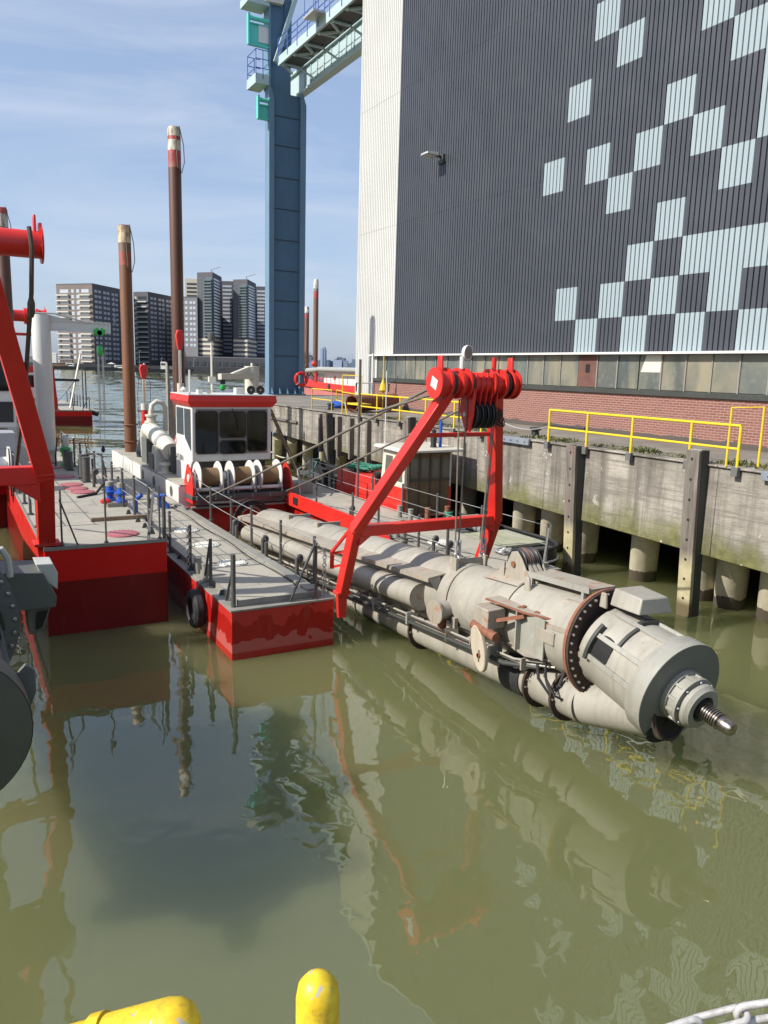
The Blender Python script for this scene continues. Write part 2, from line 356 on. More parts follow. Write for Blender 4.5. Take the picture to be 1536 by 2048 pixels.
def spud_mat(name,c,c2,zt,cols):
    """rust-brown tube with painted bands near the top (heights in object space from the top)"""
    m,nt,b=new(name); p=pos(nt,obj=True); sx=N(nt,'ShaderNodeSeparateXYZ'); nt.links.new(p,sx.inputs[0])
    col=ramp(nt,noise(nt,pos(nt,(2,2,.25),True),1.4,8,.7),[(.3,c2),(.7,c)])
    nz=noise(nt,pos(nt,(3,3,1),True),2,7,.7)
    for z0,z1,cc in cols:
        a=N(nt,'ShaderNodeMath',operation='GREATER_THAN',i_1=zt-z1); nt.links.new(sx.outputs[2],a.inputs[0])
        d=N(nt,'ShaderNodeMath',operation='LESS_THAN',i_1=zt-z0); nt.links.new(sx.outputs[2],d.inputs[0])
        e=N(nt,'ShaderNodeMath',operation='MULTIPLY'); nt.links.new(a.outputs[0],e.inputs[0]); nt.links.new(d.outputs[0],e.inputs[1])
        w=N(nt,'ShaderNodeMath',operation='MULTIPLY'); nt.links.new(e.outputs[0],w.inputs[0]); nt.links.new(ramp(nt,nz,[(.44,(1,1,1)),(.62,(.15,.15,.15))]),w.inputs[1])
        col=mix(nt,w.outputs[0],col,cc)
    nt.links.new(col,b.inputs['Base Color']); b.inputs['Roughness'].default_value=.6; bump(nt,b,nz,.25,.02); return m

def water_mat():
    m,nt,b=new('murky_harbour_water'); p=pos(nt)
    b.inputs['Base Color'].default_value=c4((.128,.136,.056)); b.inputs['IOR'].default_value=1.72
    b.inputs['Roughness'].default_value=.0
    b.subsurface_method='BURLEY'; b.inputs['Subsurface Weight'].default_value=1; b.inputs['Subsurface Radius'].default_value=(1,1.1,.7); b.inputs['Subsurface Scale'].default_value=2.6
    b.inputs['Specular IOR Level'].default_value=.5
    # slow swell that bends the reflections, and wind chop out on the river
    a=noise(nt,pos(nt,(1,1.25,1)),.45,1,.35,.3)
    a2=noise(nt,pos(nt,(1,1.1,1)),2.6,1,.3,.5)
    s=N(nt,'ShaderNodeMath',operation='MULTIPLY_ADD',i_1=.16); nt.links.new(a2,s.inputs[0]); nt.links.new(a,s.inputs[2])
    n=N(nt,'ShaderNodeBump'); n.inputs['Strength'].default_value=1; n.inputs['Distance'].default_value=.026
    nt.links.new(s.outputs[0],n.inputs['Height']); nt.links.new(n.outputs[0],b.inputs['Normal'])
    return m
M['water']=water_mat()

M['dk']=ladder_mat('fresh_dark_grey_paint',(.125,.128,.115),(.105,.108,.098),(.1,.1,.085),-.06,.12)
M['dk2']=ladder_mat('dark_grey_bracket_paint',(.115,.118,.106),(.10,.103,.093),(.12,.12,.1),-.06,.12)
M['dkl']=paint('pale_and_sunlit_grey',(.50,.50,.45),.45,var=.05)  # pale fittings; also paints sunlight onto one nose rib
M['pack']=paint('lilac_grey_paint',(.42,.42,.44),.5,var=.05)

M['sternwood']=paint('pale_mossy_boards',(.36,.36,.26),.8,var=.15,dirt=(.25,.28,.12),dirt_amt=.4,scale=2)
M['doorwood']=paint('weathered_brown_boards',(.155,.092,.045),.7,var=.25,dirt=(.17,.13,.09),dirt_amt=.4,scale=4,streak=True)
M['doorwood2']=paint('brown_door_rail',(.075,.062,.05),.65,var=.2,scale=4)
M['glassgrey']=flat('grey_glass_pale_reflection',(.13,.125,.10),.06)  # pale tone painted in for reflection and light through the panes
M['antifoul']=paint('faded_antifouling',(.45,.14,.13),.6,var=.12,dirt=(.5,.2,.18),dirt_amt=.4,scale=.7)
M['steelgrey']=paint('grey_pipe_paint',(.32,.32,.31),.5,var=.1)
M['bank']=paint('far_bank_ground',(.16,.15,.13),.9,scale=.02,bmp=0)
M['farquay']=paint('far_quay_sheet_piles',(.035,.037,.042),.7,var=.3,scale=.2,bmp=0)
M['b_dark']=paint('dark_brick_facade',(.10,.098,.112),.8,var=.08,scale=.1,bmp=0)
M['b_brown']=paint('pinkish_brown_facade',(.19,.155,.14),.8,var=.08,scale=.1,bmp=0)
M['b_roof']=flat('roof_grey',(.10,.10,.105),.8)
M['b_win']=flat('pale_window',(.46,.50,.56),.2)
M['b_beige']=flat('beige_facade',(.52,.47,.38),.8)
M['b_balc']=flat('balcony_slab',(.55,.54,.48),.7)
M['b_glass']=flat('teal_glass',(.11,.15,.165),.15)
M['b_glassd']=flat('dark_far_glass',(.05,.06,.065),.15)
M['b_grey']=flat('grey_facade',(.19,.188,.20),.8)
M['b_podium']=flat('podium_dark',(.065,.067,.075),.7)
M['b_navy']=flat('dark_boat_hull',(.025,.03,.045),.5)
M['b_ochre']=flat('ochre_roof',(.32,.17,.04),.7)
M['letter']=flat('white_letter',(.75,.75,.76),.6)
M['sk1']=flat('pale_blue_haze_far',(.33,.40,.52),.8)  # distance haze painted into the tower colour
M['sk2']=flat('slate_blue_haze_far',(.20,.26,.37),.8)  # darker skyline tone, likewise blued by painted haze
M['sk3']=flat('hazy_shore',(.17,.22,.30),.9)  # shoreline colour with the haze mixed in
M['twig']=paint('bare_twigs',(.10,.075,.06),.9,scale=5,bmp=0)
def yel():
    m,nt,b=new('worn_yellow_paint'); p=pos(nt)
    col=ramp(nt,noise(nt,p,30,6,.6),[(.35,(.66,.42,.012)),(.65,(.80,.60,.03))])
    ch=ramp(nt,noise(nt,p,40,4,.55,.6),[(.655,(0,0,0)),(.67,(1,1,1))]); col=mix(nt,ch,col,(.42,.40,.36))
    ru=ramp(nt,noise(nt,p,34,8,.72),[(.54,(0,0,0)),(.68,(.7,.7,.7))]); col=mix(nt,ru,col,(.42,.22,.05))
    nt.links.new(col,b.inputs['Base Color']); b.inputs['Roughness'].default_value=.4; bump(nt,b,noise(nt,p,60,6),.2,.003); return m
M['yelw']=yel()
def chm():
    m,nt,b=new('dull_galvanised_chain'); p=pos(nt)
    nt.links.new(ramp(nt,noise(nt,p,55,6,.65),[(.3,(.36,.34,.32)),(.7,(.62,.60,.57))]),b.inputs['Base Color']); b.inputs['Roughness'].default_value=.5; b.inputs['Metallic'].default_value=.25
    bump(nt,b,noise(nt,p,180,5),.25,.002); return m
M['chainm']=chm()

M['grey2']=paint('locker_grey_paint',(.13,.13,.12),.5,var=.12,dirt=(.09,.085,.075),dirt_amt=.25,scale=2)

M['wire2']=paint('greased_wire',(.075,.055,.042),.5,metal=.2,var=.25,scale=12,bmp=.3)

M['disc']=paint('front_disc_shaded_grey',(.16,.16,.148),.5,var=.08,scale=1)  # disc face darkened in its colour to hold the shade
M['hatchcream']=paint('hatch_cream_paint',(.74,.71,.63),.5,var=.06,dirt=(.55,.50,.42),dirt_amt=.2,scale=4)

M['edgeblue']=paint('blue_grey_steel_plate',(.20,.225,.26),.5,var=.15,dirt=(.14,.14,.15),dirt_amt=.3,scale=4)
# ------------------------------------------------------------------ water, quay, hall
struct('water',MB().add([(-1500,-60,0),(1800,-60,0),(1800,2600,0),(-1500,2600,0)],[(0,1,2,3)]),M['water'],smooth=0)
# wind ripples out on the river, as real waves (a broad sheet just above the dock water, rising from it)
def river():
    fw=V((.489,.872,0)); rt=V((.872,-.489,0)); rr=random.Random(31); W_=[]
    for k in range(22):
        lam=1.1*1.17**k; an=rr.gauss(0,.42); kx,ky=math.sin(an)*6.283/lam,math.cos(an)*6.283/lam
        W_.append((kx,ky,rr.uniform(0,6.28),lam,.0078*lam**.72))
    ds=[44.0]
    while ds[-1]<640: ds.append(ds[-1]+max(.26,.0032*ds[-1]-.02))
    us=[-330+1.55*i for i in range(250)]; vs=[]
    for i,d in enumerate(ds):
        stp=max(.26,.0032*d-.02); fade=min(1,max(0,(d-44)/45)); fade=fade*fade*(3-2*fade)
        act=[(kx,ky,ph,A) for kx,ky,ph,lam,A in W_ if lam>stp*2.4]
        for u in us:
            g=.75+.35*math.sin(u*.021+d*.013)+.25*math.sin(d*.05-u*.008); z=0
            for kx,ky,ph,A in act: z+=A*math.sin(kx*u+ky*d+ph)
            p=fw*d+rt*u; vs.append((p.x,p.y,.006+fade*(.16+max(-.15,z*g))))
    n=len(us); fs=[(r*n+c,r*n+c+1,(r+1)*n+c+1,(r+1)*n+c) for r in range(len(ds)-1) for c in range(n-1)]
    me=bpy.data.meshes.new('river'); me.from_pydata(vs,[],fs); me.materials.append(M['water']); me.polygons.foreach_set('use_smooth',[True]*len(fs))
    o=bpy.data.objects.new('river',me); COL.objects.link(o); o['kind']='structure'
river()
ZQ=3.95
# quay deck: a sheet from the coping back under and behind the hall, ending at the river
struct('quay_pavement',MB().box(16.75,60,-14,58.2,3.2,ZQ-.004),M['apron'],smooth=0)
qw=thing('quay_wall',(16.4,22,0),'weathered grey concrete quay wall on round piles across the dock','quay wall')
q=MB()
segs=[(-14,12.55),(12.56,18.9),(18.91,28.9),(28.91,34.2),(34.21,38.6),(38.61,44.9),(44.91,58.2)]
for i,(a,b_) in enumerate(segs):
    za,zb=1.36+.0225*a,1.36+.0225*b_
    q.hexa([(16.4,a,za),(17.1,a,za),(17.1,b_,zb),(16.4,b_,zb),(16.4,a,3.9),(17.1,a,3.9),(17.1,b_,3.9),(16.4,b_,3.9)])
q.build('wall_slab',M['conc'],qw,bevel=.02)
q=MB()
for i,(a,b_) in enumerate(segs): q.box(16.33,16.95,a,b_,3.9,ZQ+.002)
q.build('coping',M['conc'],qw,bevel=.02)
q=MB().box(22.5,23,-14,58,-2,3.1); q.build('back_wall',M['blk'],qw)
cy=[12.2,13.55,14.5,16.7,19.3,21.0,22.6,24.6,26.2,28.4,30.4,32.6,34.4,36.2,38.4,40.6,43,45.5,48,50.5,53,56,9.5,7,4.5]
for k,y in enumerate(cy):
    r=.40 if y<24 else .30
    q=MB().tube((18.2+.6,y*.9707*1.035,-1.3),(17.15,y*.9147,2.0),r,n=24); q.build('pile',M['pile'],qw)
for k in range(10):
    q=MB().tube((20.3,8+k*5.1,-1.5),(20.3,8+k*5.1,3.1),.32,n=14); q.build('pile',M['pile'],qw)
for y in (30.6,32.3,33.6,35.7): MB().box(16.18,16.398,y,y+.16,1.9,3.8).build('rubbing_strip',M['fender'],qw)
MB().box(16.28,16.398,39,43.5,3.1,3.2).build('rubbing_strip',M['fender'],qw)
# bollard plates on the coping edge
for y0,y1 in ((19.6,21.4),(8.7,11.3)):
    b=MB().box(16.24,16.326,y0,y1,3.76,3.97).build('edge_plate',M['edgeblue'],qw,bevel=.01)
    f=MB()
    for i in range(5):
        yy=y0+.2+(y1-y0-.4)*i/4; f.tube((16.24,yy,3.86),(16.215,yy,3.86),.02,n=8)
    f.build('bolt',M['darkgrey'],b)

def fender_pile(y,x,lean,label,w=.30,top=4.28):
    t=thing('fender_pile',(x,y,0),label,'fender pile','fender piles standing against the quay')
    p0=V((x+.25,y,-1)); p1=V((x,y+lean,top))
    q=MB()
    q.beam(p0,p1,w*.9,.1,up=(-1,0,0)) if False else q.hexa([p0+V((-.14,-.2,0)),p0+V((-.02,-.2,0)),p0+V((-.02,.2,0)),p0+V((-.14,.2,0)),p1+V((-.14,-.2,0)),p1+V((-.02,-.2,0)),p1+V((-.02,.2,0)),p1+V((-.14,.2,0))])
    q.build('timber_facing',M['fender'],t,bevel=.015)
    q=MB()
    for s in (-.2,.17): q.hexa([p0+V((-.018,s,0)),p0+V((.24,s,0)),p0+V((.24,s+.03,0)),p0+V((-.018,s+.03,0)),p1+V((-.018,s,0)),p1+V((.24,s,0)),p1+V((.24,s+.03,0)),p1+V((-.018,s+.03,0))])
    q.hexa([p0+V((.1,-.17,0)),p0+V((.13,-.17,0)),p0+V((.13,.17,0)),p0+V((.1,.17,0)),p1+V((.1,-.17,0)),p1+V((.13,-.17,0)),p1+V((.13,.17,0)),p1+V((.1,.17,0))])
    q.build('steel_beam',M['darkgrey'],t)
    for k in range(8):
        c=lerp(p0,p1,.28+.68*k/7)+V((-.14,0,0)); MB().tube(c+V((.0,0,0)),c+V((-.012,0,0)),.035,n=8).build('bolt',M['black'],t)
    if top>4: MB().box(p1.x-.02,p1.x+.2,p1.y-.16,p1.y+.16,top,top+.02).build('top_bracket',M['galv'],t)
fender_pile(13.03,16.12,0,'near grey timber fender pile on a steel beam, rising above the coping')
fender_pile(17.35,16.12,0,'middle fender pile of grey timber, beyond the red gantry and behind the small black boat',top=3.98)
fender_pile(34.6,16.05,0,'dark far fender pile behind the tugboat bow, under the yellow gate rails',top=3.9)
fender_pile(26.9,16.1,.05,'tall dark fender pile behind the tugboat wheelhouse',top=4.2)

# yellow handrails along the coping
def rail(name,posts,label,x=16.32,h=1.0,low=.45,ret=None,base=True,group='yellow handrails on the quay'):
    t=thing(name,(x,posts[0],ZQ),label,'handrail',group)
    for y in posts:
        p=MB().tube((x,y,ZQ),(x,y,ZQ+h),.036,n=10).build('post',M['yellow'],t)
        if base: MB().box(x-.1,x+.02,y-.09,y+.09,ZQ-.2,ZQ+.02).build('base_plate',M['grey2'],t,bevel=.01)
    ys=[min(posts),max(posts)]
    MB().tube((x,ys[0],ZQ+h),(x,ys[1],ZQ+h),.036,n=10).build('top_rail',M['yellow'],t)
    MB().tube((x,ys[0],ZQ+low),(x,ys[1],ZQ+low),.033,n=10).build('mid_rail',M['yellow'],t)
    return t
t=rail('quay_railing',[18.75,17.08,15.35,13.4,12.0],'long yellow railing on the coping in front of the brick wall at right')
MB().path([(16.32,12.3,ZQ),(16.32,12.3,5.36),(16.32,11.45,5.42),(16.32,11.45,ZQ+.1)],.028).build('raised_gate',M['yellow'],t)
rail('quay_railing',[31.6,30.0,28.0,26.0,24.0,22.3],'long yellow railing behind the red gantry and the tugboat wheelhouse')
t=thing('gate_hoop',(16.45,36,ZQ),'pair of short yellow posts with a loop rail at the far quay edge','handrail','yellow handrails on the quay')
MB().path([(16.5,37.4,ZQ),(16.5,37.4,5.0),(16.5,35.0,5.0),(16.5,35.0,ZQ)],.03).build('hoop',M['yellow'],t)
MB().tube((16.5,37.4,4.5),(16.5,35.0,4.5),.026,n=8).build('mid_rail',M['yellow'],t)
t=thing('gate_hoop',(16.5,32.8,ZQ),'tall yellow ladder gate with raised hoop beside the rusty pipe','handrail','yellow handrails on the quay')
MB().path([(16.45,33.7,ZQ),(16.45,33.7,5.75),(16.45,31.75,5.75),(16.45,31.75,ZQ)],.03).build('hoop',M['yellow'],t)
MB().path([(16.45,33.7,5.0),(16.95,35.4,5.0),(16.95,35.4,4.5),(16.45,33.7,4.5)],.026,8,True).build('side_rail',M['yellow'],t)
MB().tube((16.45,33.7,4.95),(16.45,31.75,4.9),.026,n=8).build('mid_rail',M['yellow'],t)
MB().box(16.3,17.0,31.8,32.9,4.42,4.5).build('step',M['yellow'],t)
MB().path([(16.2,33.2,ZQ),(16.2,33.2,4.45),(16.2,32.9,4.5),(16.2,32.7,ZQ)],.03).build('ladder_grip',M['yellow'],t)
# chain slung across the railing gap
single('gap_chain',MB().path(sag((16.32,21.9,ZQ+.75),(16.32,18.75,ZQ+.5),.3,14),.015,6),M['galv'],'slack grey chain slung across the gap between two yellow railings','chain')

def bollard(x,y,label,r=.14,h=.34,z=ZQ,m='black',group='mooring bollards on the quay'):
    single('mooring_bollard',MB().lathe((x,y,z),(0,0,1),[(0,r*1.3),(.03,r*1.3),(.04,r),(h*.7,r*.85),(h*.75,r*1.35),(h,r*1.3),(h+.01,0)],18),M[m],label,'bollard',group,off=(x,y,z))
bollard(17.0,20.2,'short black bollard on the quay just left of the near yellow railing')
bollard(17.2,36.6,'small black bollard on the far quay behind the yellow gate rails')
def weeds(x0,x1,y0,y1,n,z,name,label):
    q=MB(); rr=random.Random(3)
    for i in range(n):
        x=rr.uniform(x0,x1); y=rr.uniform(y0,y1)
        k=.5+.5*math.sin(y*1.7)+.4*math.sin(y*4.1)
        if rr.random()>k: continue
        h=rr.uniform(.02,.13)*(.5+.5*k); a=rr.uniform(0,6.28); d=V((math.cos(a),math.sin(a),0))*h*.6; w=V((-math.sin(a),math.cos(a),0))*.02
        b0=V((x,y,z)); q.add([b0-w,b0+w,b0+d*.6+w*1.3+V((0,0,h*.8)),b0+d+V((0,0,h))],[(0,1,2,3)])
    o=q.build(name,M['weed'],kind='stuff'); return tag(o,label,'weeds')
m,nt,b=new('weed_green'); nt.links.new(ramp(nt,noise(nt,pos(nt),3,4),[(.3,(.07,.085,.025)),(.7,(.19,.18,.07))]),b.inputs['Base Color']); b.inputs['Roughness'].default_value=.8; M['weed']=m
weeds(16.6,17.5,11.5,30,3800,ZQ,'quay_weeds','low green weeds growing along the quay edge below the brick wall')
single('ground_pipe',MB().path([(20.6,24,4.1),(20.6,21.7,4.1),(20.6,21.7,3.95)],.04,8),M['darkgrey'],'thin dark pipe run low along the foot of the brick wall','pipe')

# the hall
hall=thing('industrial_hall',(24,20,ZQ),'large corrugated hall in white, charcoal and pale blue above a brick base','building')
XC=21.25; PITCH=.1985
Y0=37.42; YEND=41.75; ZB=6.9; ZT=29.5
CELL=1.191; YS=25.67
light={(2,0),(4,0),(6,0),(8,0),(1,1),(3,1),(5,1),(7,1),(4,2),(6,2),(7,2),(8,2),(5,3),(3,4),(7,4),(0,5),(2,5),(4,5),(6,5),(8,5),(8,6),(5,6),(1,7),(7,7),(2,9),(3,8),(6,8),(6,9),(5,10),(8,9),(3,11),(8,7)}
# hidden to the right of the photo the pattern carries on
rr=random.Random(11)
for i in range(9,26):
    for j in range(0,16):
        if rr.random()<.45: light.add((i,j))
rows=[ZB+.005]+[8.13+1.2225*k for k in range(17)]+[ZT]
def corr(y0,y1,z0,z1,q,depth=.06,g=(.74,.80,.93)):
    """ribbed sheet: flat pans with narrow grooves, y from y0 down to y1"""
    n=max(1,round((y0-y1)/PITCH)); p=(y0-y1)/n
    prof=[]
    for k in range(n):
        a=y0-k*p
        prof+= [(a,0),(a-p*g[0],0),(a-p*g[1],depth),(a-p*g[2],depth)]
    prof.append((y1,0))
    vs=[(XC+d,y,z) for z in (z0,z1) for y,d in prof]; m=len(prof)
    q.add(vs,[(i,i+1,m+i+1,m+i) for i in range(m-1)])
# white end bay
q=MB(); wg=dict(depth=.06,g=(.55,.70,.85)); corr(YEND,Y0,ZQ,13.6,q,**wg); corr(YEND,Y0,13.61,20.1,q,**wg); corr(YEND,Y0,20.11,ZT,q,**wg)
q.build('white_cladding',M['cladwhite'],hall,smooth=0)
q=MB()
for za,zb in ((ZB,13.6),(13.606,20.1),(20.106,ZT)): corr(Y0,YS,za,zb,q)
for j in range(len(rows)-1):
    for i in range(0,26):
        q.m(1 if (i,j) in light else 0); corr(YS-i*CELL,YS-(i+1)*CELL,rows[j],rows[j+1],q)
q.build('charcoal_cladding',[M['clad'],M['cladblue']],hall,smooth=0)
MB().box(XC+.06,60,-5,YEND-.02,ZQ,ZT).build('hall_core',M['cladwhite'],hall,smooth=0)
MB().box(XC-.06,60.2,-5,YEND+.03,ZT,ZT+.35).build('roof_edge',M['pale'],hall)
MB().box(XC-.012,XC+.05,Y0-.03,Y0+.03,ZB,ZT).build('corner_trim',M['cladwhite'],hall)
MB().box(XC-.02,XC+.2,YEND-.03,YEND+.06,ZQ,ZT).build('corner_trim',M['cladwhite'],hall)
# low brick strip with its band of windows
BX=21.0; BY=39.25
MB().box(BX,XC+.04,-5,BY,ZQ,5.42).build('brick_wall',M['brick'],hall,smooth=0)
MB().box(BX-.09,XC+.04,-5,BY+.05,5.42,5.60).build('window_sill',M['darkgrey'],hall,bevel=.012)
MB().box(BX-.26,XC+.046,-5,BY+.12,6.80,6.88).build('flashing',M['white'],hall,bevel=.008)
MB().box(BX-.005,XC+.04,BY-.5,BY,5.60,6.80).build('end_panel',M['cladwhite'],hall)
MB().box(BX+.12,XC+.04,-5,BY-.5,5.60,6.80).build('window_backing',M['mull'],hall)
y=BY-.52; k=0
m,nt,b=new('brown_board'); nt.links.new(ramp(nt,noise(nt,pos(nt),2,6),[(.3,(.10,.045,.035)),(.7,(.17,.075,.055))]),b.inputs['Base Color']); b.inputs['Roughness'].default_value=.7; M['board']=m
palette=[]
for kk,(cA,cB) in enumerate((((.10,.12,.115),(.17,.175,.145)),((.14,.15,.13),(.24,.22,.16)),((.075,.095,.09),(.13,.14,.12)),((.18,.175,.14),(.28,.25,.18)))):
    m,nt,b=new('dusty_glass_reflections'); p=pos(nt)  # reflections and interior behind the glass painted as colour patches
    col=ramp(nt,noise(nt,pos(nt,(1,.9,.55)),1.3,3,.5,.7),[(.3,cA),(.7,cB)])
    col=mix(nt,ramp(nt,noise(nt,pos(nt,(1,1.1,.16)),1.1,2,.4,.2),[(.52,(0,0,0)),(.62,(.55,.55,.55))]),col,(.32,.28,.18))
    col=mix(nt,ramp(nt,noise(nt,pos(nt,(1,.8,.3)),.9,2,.4,.6),[(.36,(.7,.7,.7)),(.46,(0,0,0))]),col,(.06,.075,.075))
    col=mix(nt,ramp(nt,noise(nt,p,6,7),[(.52,(0,0,0)),(.8,(.5,.5,.5))]),col,(.26,.26,.235))
    nt.links.new(col,b.inputs['Base Color']); b.inputs['Roughness'].default_value=.12; palette.append(m)
rr=random.Random(5)
while y>-4.5:
    w=1.0
    if abs(y-.5-22.0)<.5:
        MB().box(BX+.03,BX+.118,y-w+.02,y-.02,5.62,6.79).build('boarded_window',M['board'],hall)
        MB().box(BX+.012,BX+.028,y-.62,y-.42,6.15,6.45).build('vent_hole',M['blk'],hall)
    elif 19.2<y<20.1:
        w_=MB().box(BX+.06,BX+.1,y-w+.03,y-.03,5.62,6.79).build('window',palette[2],hall)
        MB().add([(BX+.055,y-.3,6.78),(BX+.055,y-.95,6.78),(BX+.055,y-.95,6.2),(BX+.055,y-.08,6.2)],[(0,1,2,3)]).build('broken_pane',M['offwhite'],w_,smooth=0)
    else:
        w_=MB().box(BX+.06,BX+.1,y-w+.03,y-.03,5.62,6.79).build('window',palette[rr.randrange(4)],hall)
        MB().box(BX+.02,BX+.115,y-.028,y+.028,5.602,6.798).build('window_frame',M['mull'],w_)
    y-=w
single('downpipe',MB().path([(20.86,39.0,6.78),(20.86,39.0,ZQ)],.05,10),M['white'],'white downpipe at the left end of the brick strip','downpipe')
# floodlight on the charcoal wall
t=thing('wall_floodlight',(21.2,33.2,16.1),'pale floodlight on a bracket high on the charcoal cladding','floodlight')
MB().box(20.75,21.28,33.1,33.25,16.02,16.09).build('bracket',M['darkgrey'],t)
MB().box(21.14,21.25,32.95,33.4,15.75,16.15).build('mount',M['darkgrey'],t)
q=MB().hexa([(20.2,32.85,16.02),(20.85,32.85,16.0),(20.85,33.5,16.0),(20.2,33.5,16.02),(20.23,32.9,16.13),(20.85,32.9,16.16),(20.85,33.45,16.16),(20.23,33.45,16.13)])
h=q.build('lamp_head',M['galv'],t,bevel=.02)
MB().box(20.27,20.75,32.92,33.43,15.99,16.008).build('lens',M['white'],h)
# rusty pipe, flag rod and bits on the far quay
t=thing('rusty_pipe',(18.6,35.5,ZQ),'short length of rust red steel pipe lying on the quay by the white wall','pipe')
pa=V((1,.42,.02)).normalized(); p0=V((17.2,34.2,4.40))
MB().lathe(p0,pa,[(0,.40),(3.4,.40),(3.4,.36),(0,.36),(0,.40)],28,False).build('pipe_wall',M['rust'],t)
MB().lathe(p0,pa,[(0,.36),(0,.42),(.05,.42),(.05,.36)],28,False).build('pipe_lip',M['rust'],t)
MB().lathe(p0+pa*1.2,pa,[(0,.359),(.02,.359),(.02,0)],24).build('pipe_dark_disc',M['blk'],t)  # black disc added inside so the open pipe looks dark
single('timber_chock',MB().box(17.9,18.2,33.9,34.9,ZQ,ZQ+.1).box(19.4,19.7,34.6,35.6,ZQ,ZQ+.1),M['wood'],'timber chocks lying under the rust red pipe','chock')
single('blue_tarpaulin',MB().ball((18.6,38.6,4.1),.5,12,(1,1.3,.5)).ball((18.2,38.2,4.05),.35,10,(1.2,1,.5)),M['blue'],'small crumpled blue tarpaulin on the far quay beside the rusty pipe','tarpaulin')
t=thing('pennant_rod',(16.6,30.0,ZQ),'yellow pennant furled on a thin rod at the quay railing','pennant')
MB().tube((16.6,30.0,ZQ),(16.6,30.0,6.7),.02,n=8).build('rod',M['yellow'],t)
MB().lathe((16.6,30.0,5.05),(0,0,1),[(0,.04),(.12,.17),(.35,.12),(.6,.03),(1.0,.025)],8).build('pennant',M['yellow'],t)
t=thing('davit_post',(19.6,38.3,ZQ),'white post with a crossbar and two hanging hooks beside the brick strip','post')
MB().tube((19.6,36.6,ZQ),(19.6,36.6,6.9),.05,n=10).build('mast',M['white'],t)
MB().tube((18.6,36.6,5.35),(20.7,36.6,5.35),.03,n=8).build('crossbar',M['white'],t)
for xx in (18.65,20.6): MB().tube((xx,36.6,5.33),(xx,36.6,4.9),.045,.03,n=8).build('hook',M['black'],t)

# ------------------------------------------------------------------ crane runway on its blue column
g=thing('crane_runway',(23,57,ZQ),'tall blue steel column carrying a pale crane runway out of the hall','crane runway')
XL,XR=21.5,24.42; YF=57.0
q=MB().box(XL+.35,XR-.35,YF+.1,YF+.7,ZQ,25.6)
q.build('column_web',M['colblue'],g)
for x in (XL,XR-.42):
    MB().prism([(x,YF-.12,ZQ),(x+.42,YF-.12,ZQ),(x+.42,YF-.12,25.0),(x+.22,YF-.12,25.75),(x,YF-.12,25.75)] if x==XL else [(x,YF-.12,ZQ),(x+.42,YF-.12,ZQ),(x+.42,YF-.12,25.0),(x+.15,YF-.12,25.75),(x,YF-.12,25.75)],(0,.85,0)).build('column_flange',M['colblue2'],g,bevel=.02)
for z in (6.9,8.9,11.0,13.2,15.4,17.6,19.8,22.0,24.0): MB().box(XL+.42,XR-.42,YF+.06,YF+.098,z,z+.05).build('panel_seam',M['darkgrey'],g)
MB().box(XL-.1,XR+.1,YF-.25,YF+1.1,ZQ,ZQ+.12).build('base_plate',M['colblue2'],g)
for k in range(5): MB().prism([(XL+.2+k*.62,YF-.12,ZQ+.12),(XL+.2+k*.62,YF-.45,ZQ+.12),(XL+.2+k*.62,YF-.12,ZQ+.6)],(.06,0,0)).build('gusset',M['colblue2'],g)
# upper column (narrower) and cap
MB().box(XL+.14,XL+1.75,YF+.1,YF+.9,25.6,32.2).build('upper_column',M['colblue'],g)
MB().box(XL,XL+.14,YF-.1,YF+.95,25.75,32.2).build('column_flange',M['colblue2'],g)
MB().box(XL+1.2,XL+1.75,YF,YF+.098,28,32.2).build('panel_seam',M['colblue'],g)
MB().prism([(21.2,YF-.3,31.25),(22.5,YF-.3,31.3),(23.0,YF-.3,33),(20.6,YF-.3,33)],(0,2,0)).build('bracket_box',M['offwhite'],g)
# runway girder along Y at column X
XB=24.25
MB().box(XB-.25,XB+.35,YEND-.5,YF+2.5,25.85,26.02).build('girder_flange',M['pale'],g)
MB().box(XB-.05,XB+.1,YEND-.5,YF+2.5,26.02,27.5).build('girder_web',M['pale'],g)
MB().box(XB-.25,XB+.35,YEND-.5,YF+2.5,27.5,27.68).build('girder_flange',M['pale'],g)
# walkway deck with lattice soffit
WX0,WX1=21.95,23.15; WZ=26.98
MB().box(WX0,WX1+.2,YEND-.5,YF-1.1,WZ,WZ+.12).build('walkway_deck',M['darkgrey'],g)
MB().box(WX0-.16,WX0,YEND-.5,YF-1.1,WZ-.06,WZ+.52).build('walkway_stringer',M['pale'],g)
yy=YF-1.6; a=0
while yy>YEND:
    MB().beam((WX0,yy,WZ-.1),(WX1,yy-1.2,WZ-.1) if a%2 else (WX1,yy+1.2,WZ-.1),.14,.14).build('lattice_bar',M['pale'],g)
    MB().beam((WX0,yy-.2,WZ-.12),(WX1,yy-.2,WZ-.12),.12,.12).build('lattice_bar',M['pale'],g)
    if a%2==0: MB().beam((WX1-.1,yy,WZ),(XB-.05,yy-1.0,25.95),.16,.12).build('lattice_bar',M['pale'],g)
    yy-=2.0; a+=1
for k in range(14): MB().box(XB-.11,XB-.055,YF-.3-k*1.15,YF-.22-k*1.15,26.02,27.5).build('web_stiffener',M['pale'],g)
def handrail(parent,x,ya,yb,z,h=1.25,step=1.6,mt='railblue'):
    n=max(1,round(abs(yb-ya)/step))
    for k in range(n+1):
        y=ya+(yb-ya)*k/n; MB().tube((x,y,z-.35),(x,y,z+h),.035,n=6).build('railing_post',M[mt],parent)
    for zz in (z+h,z+h*.62,z+h*.3): MB().tube((x,ya,zz),(x,yb,zz),.03,n=6).build('railing_bar',M[mt],parent)
handrail(g,WX0-.18,YF-1.2,YEND+.5,WZ+.5,1.15)
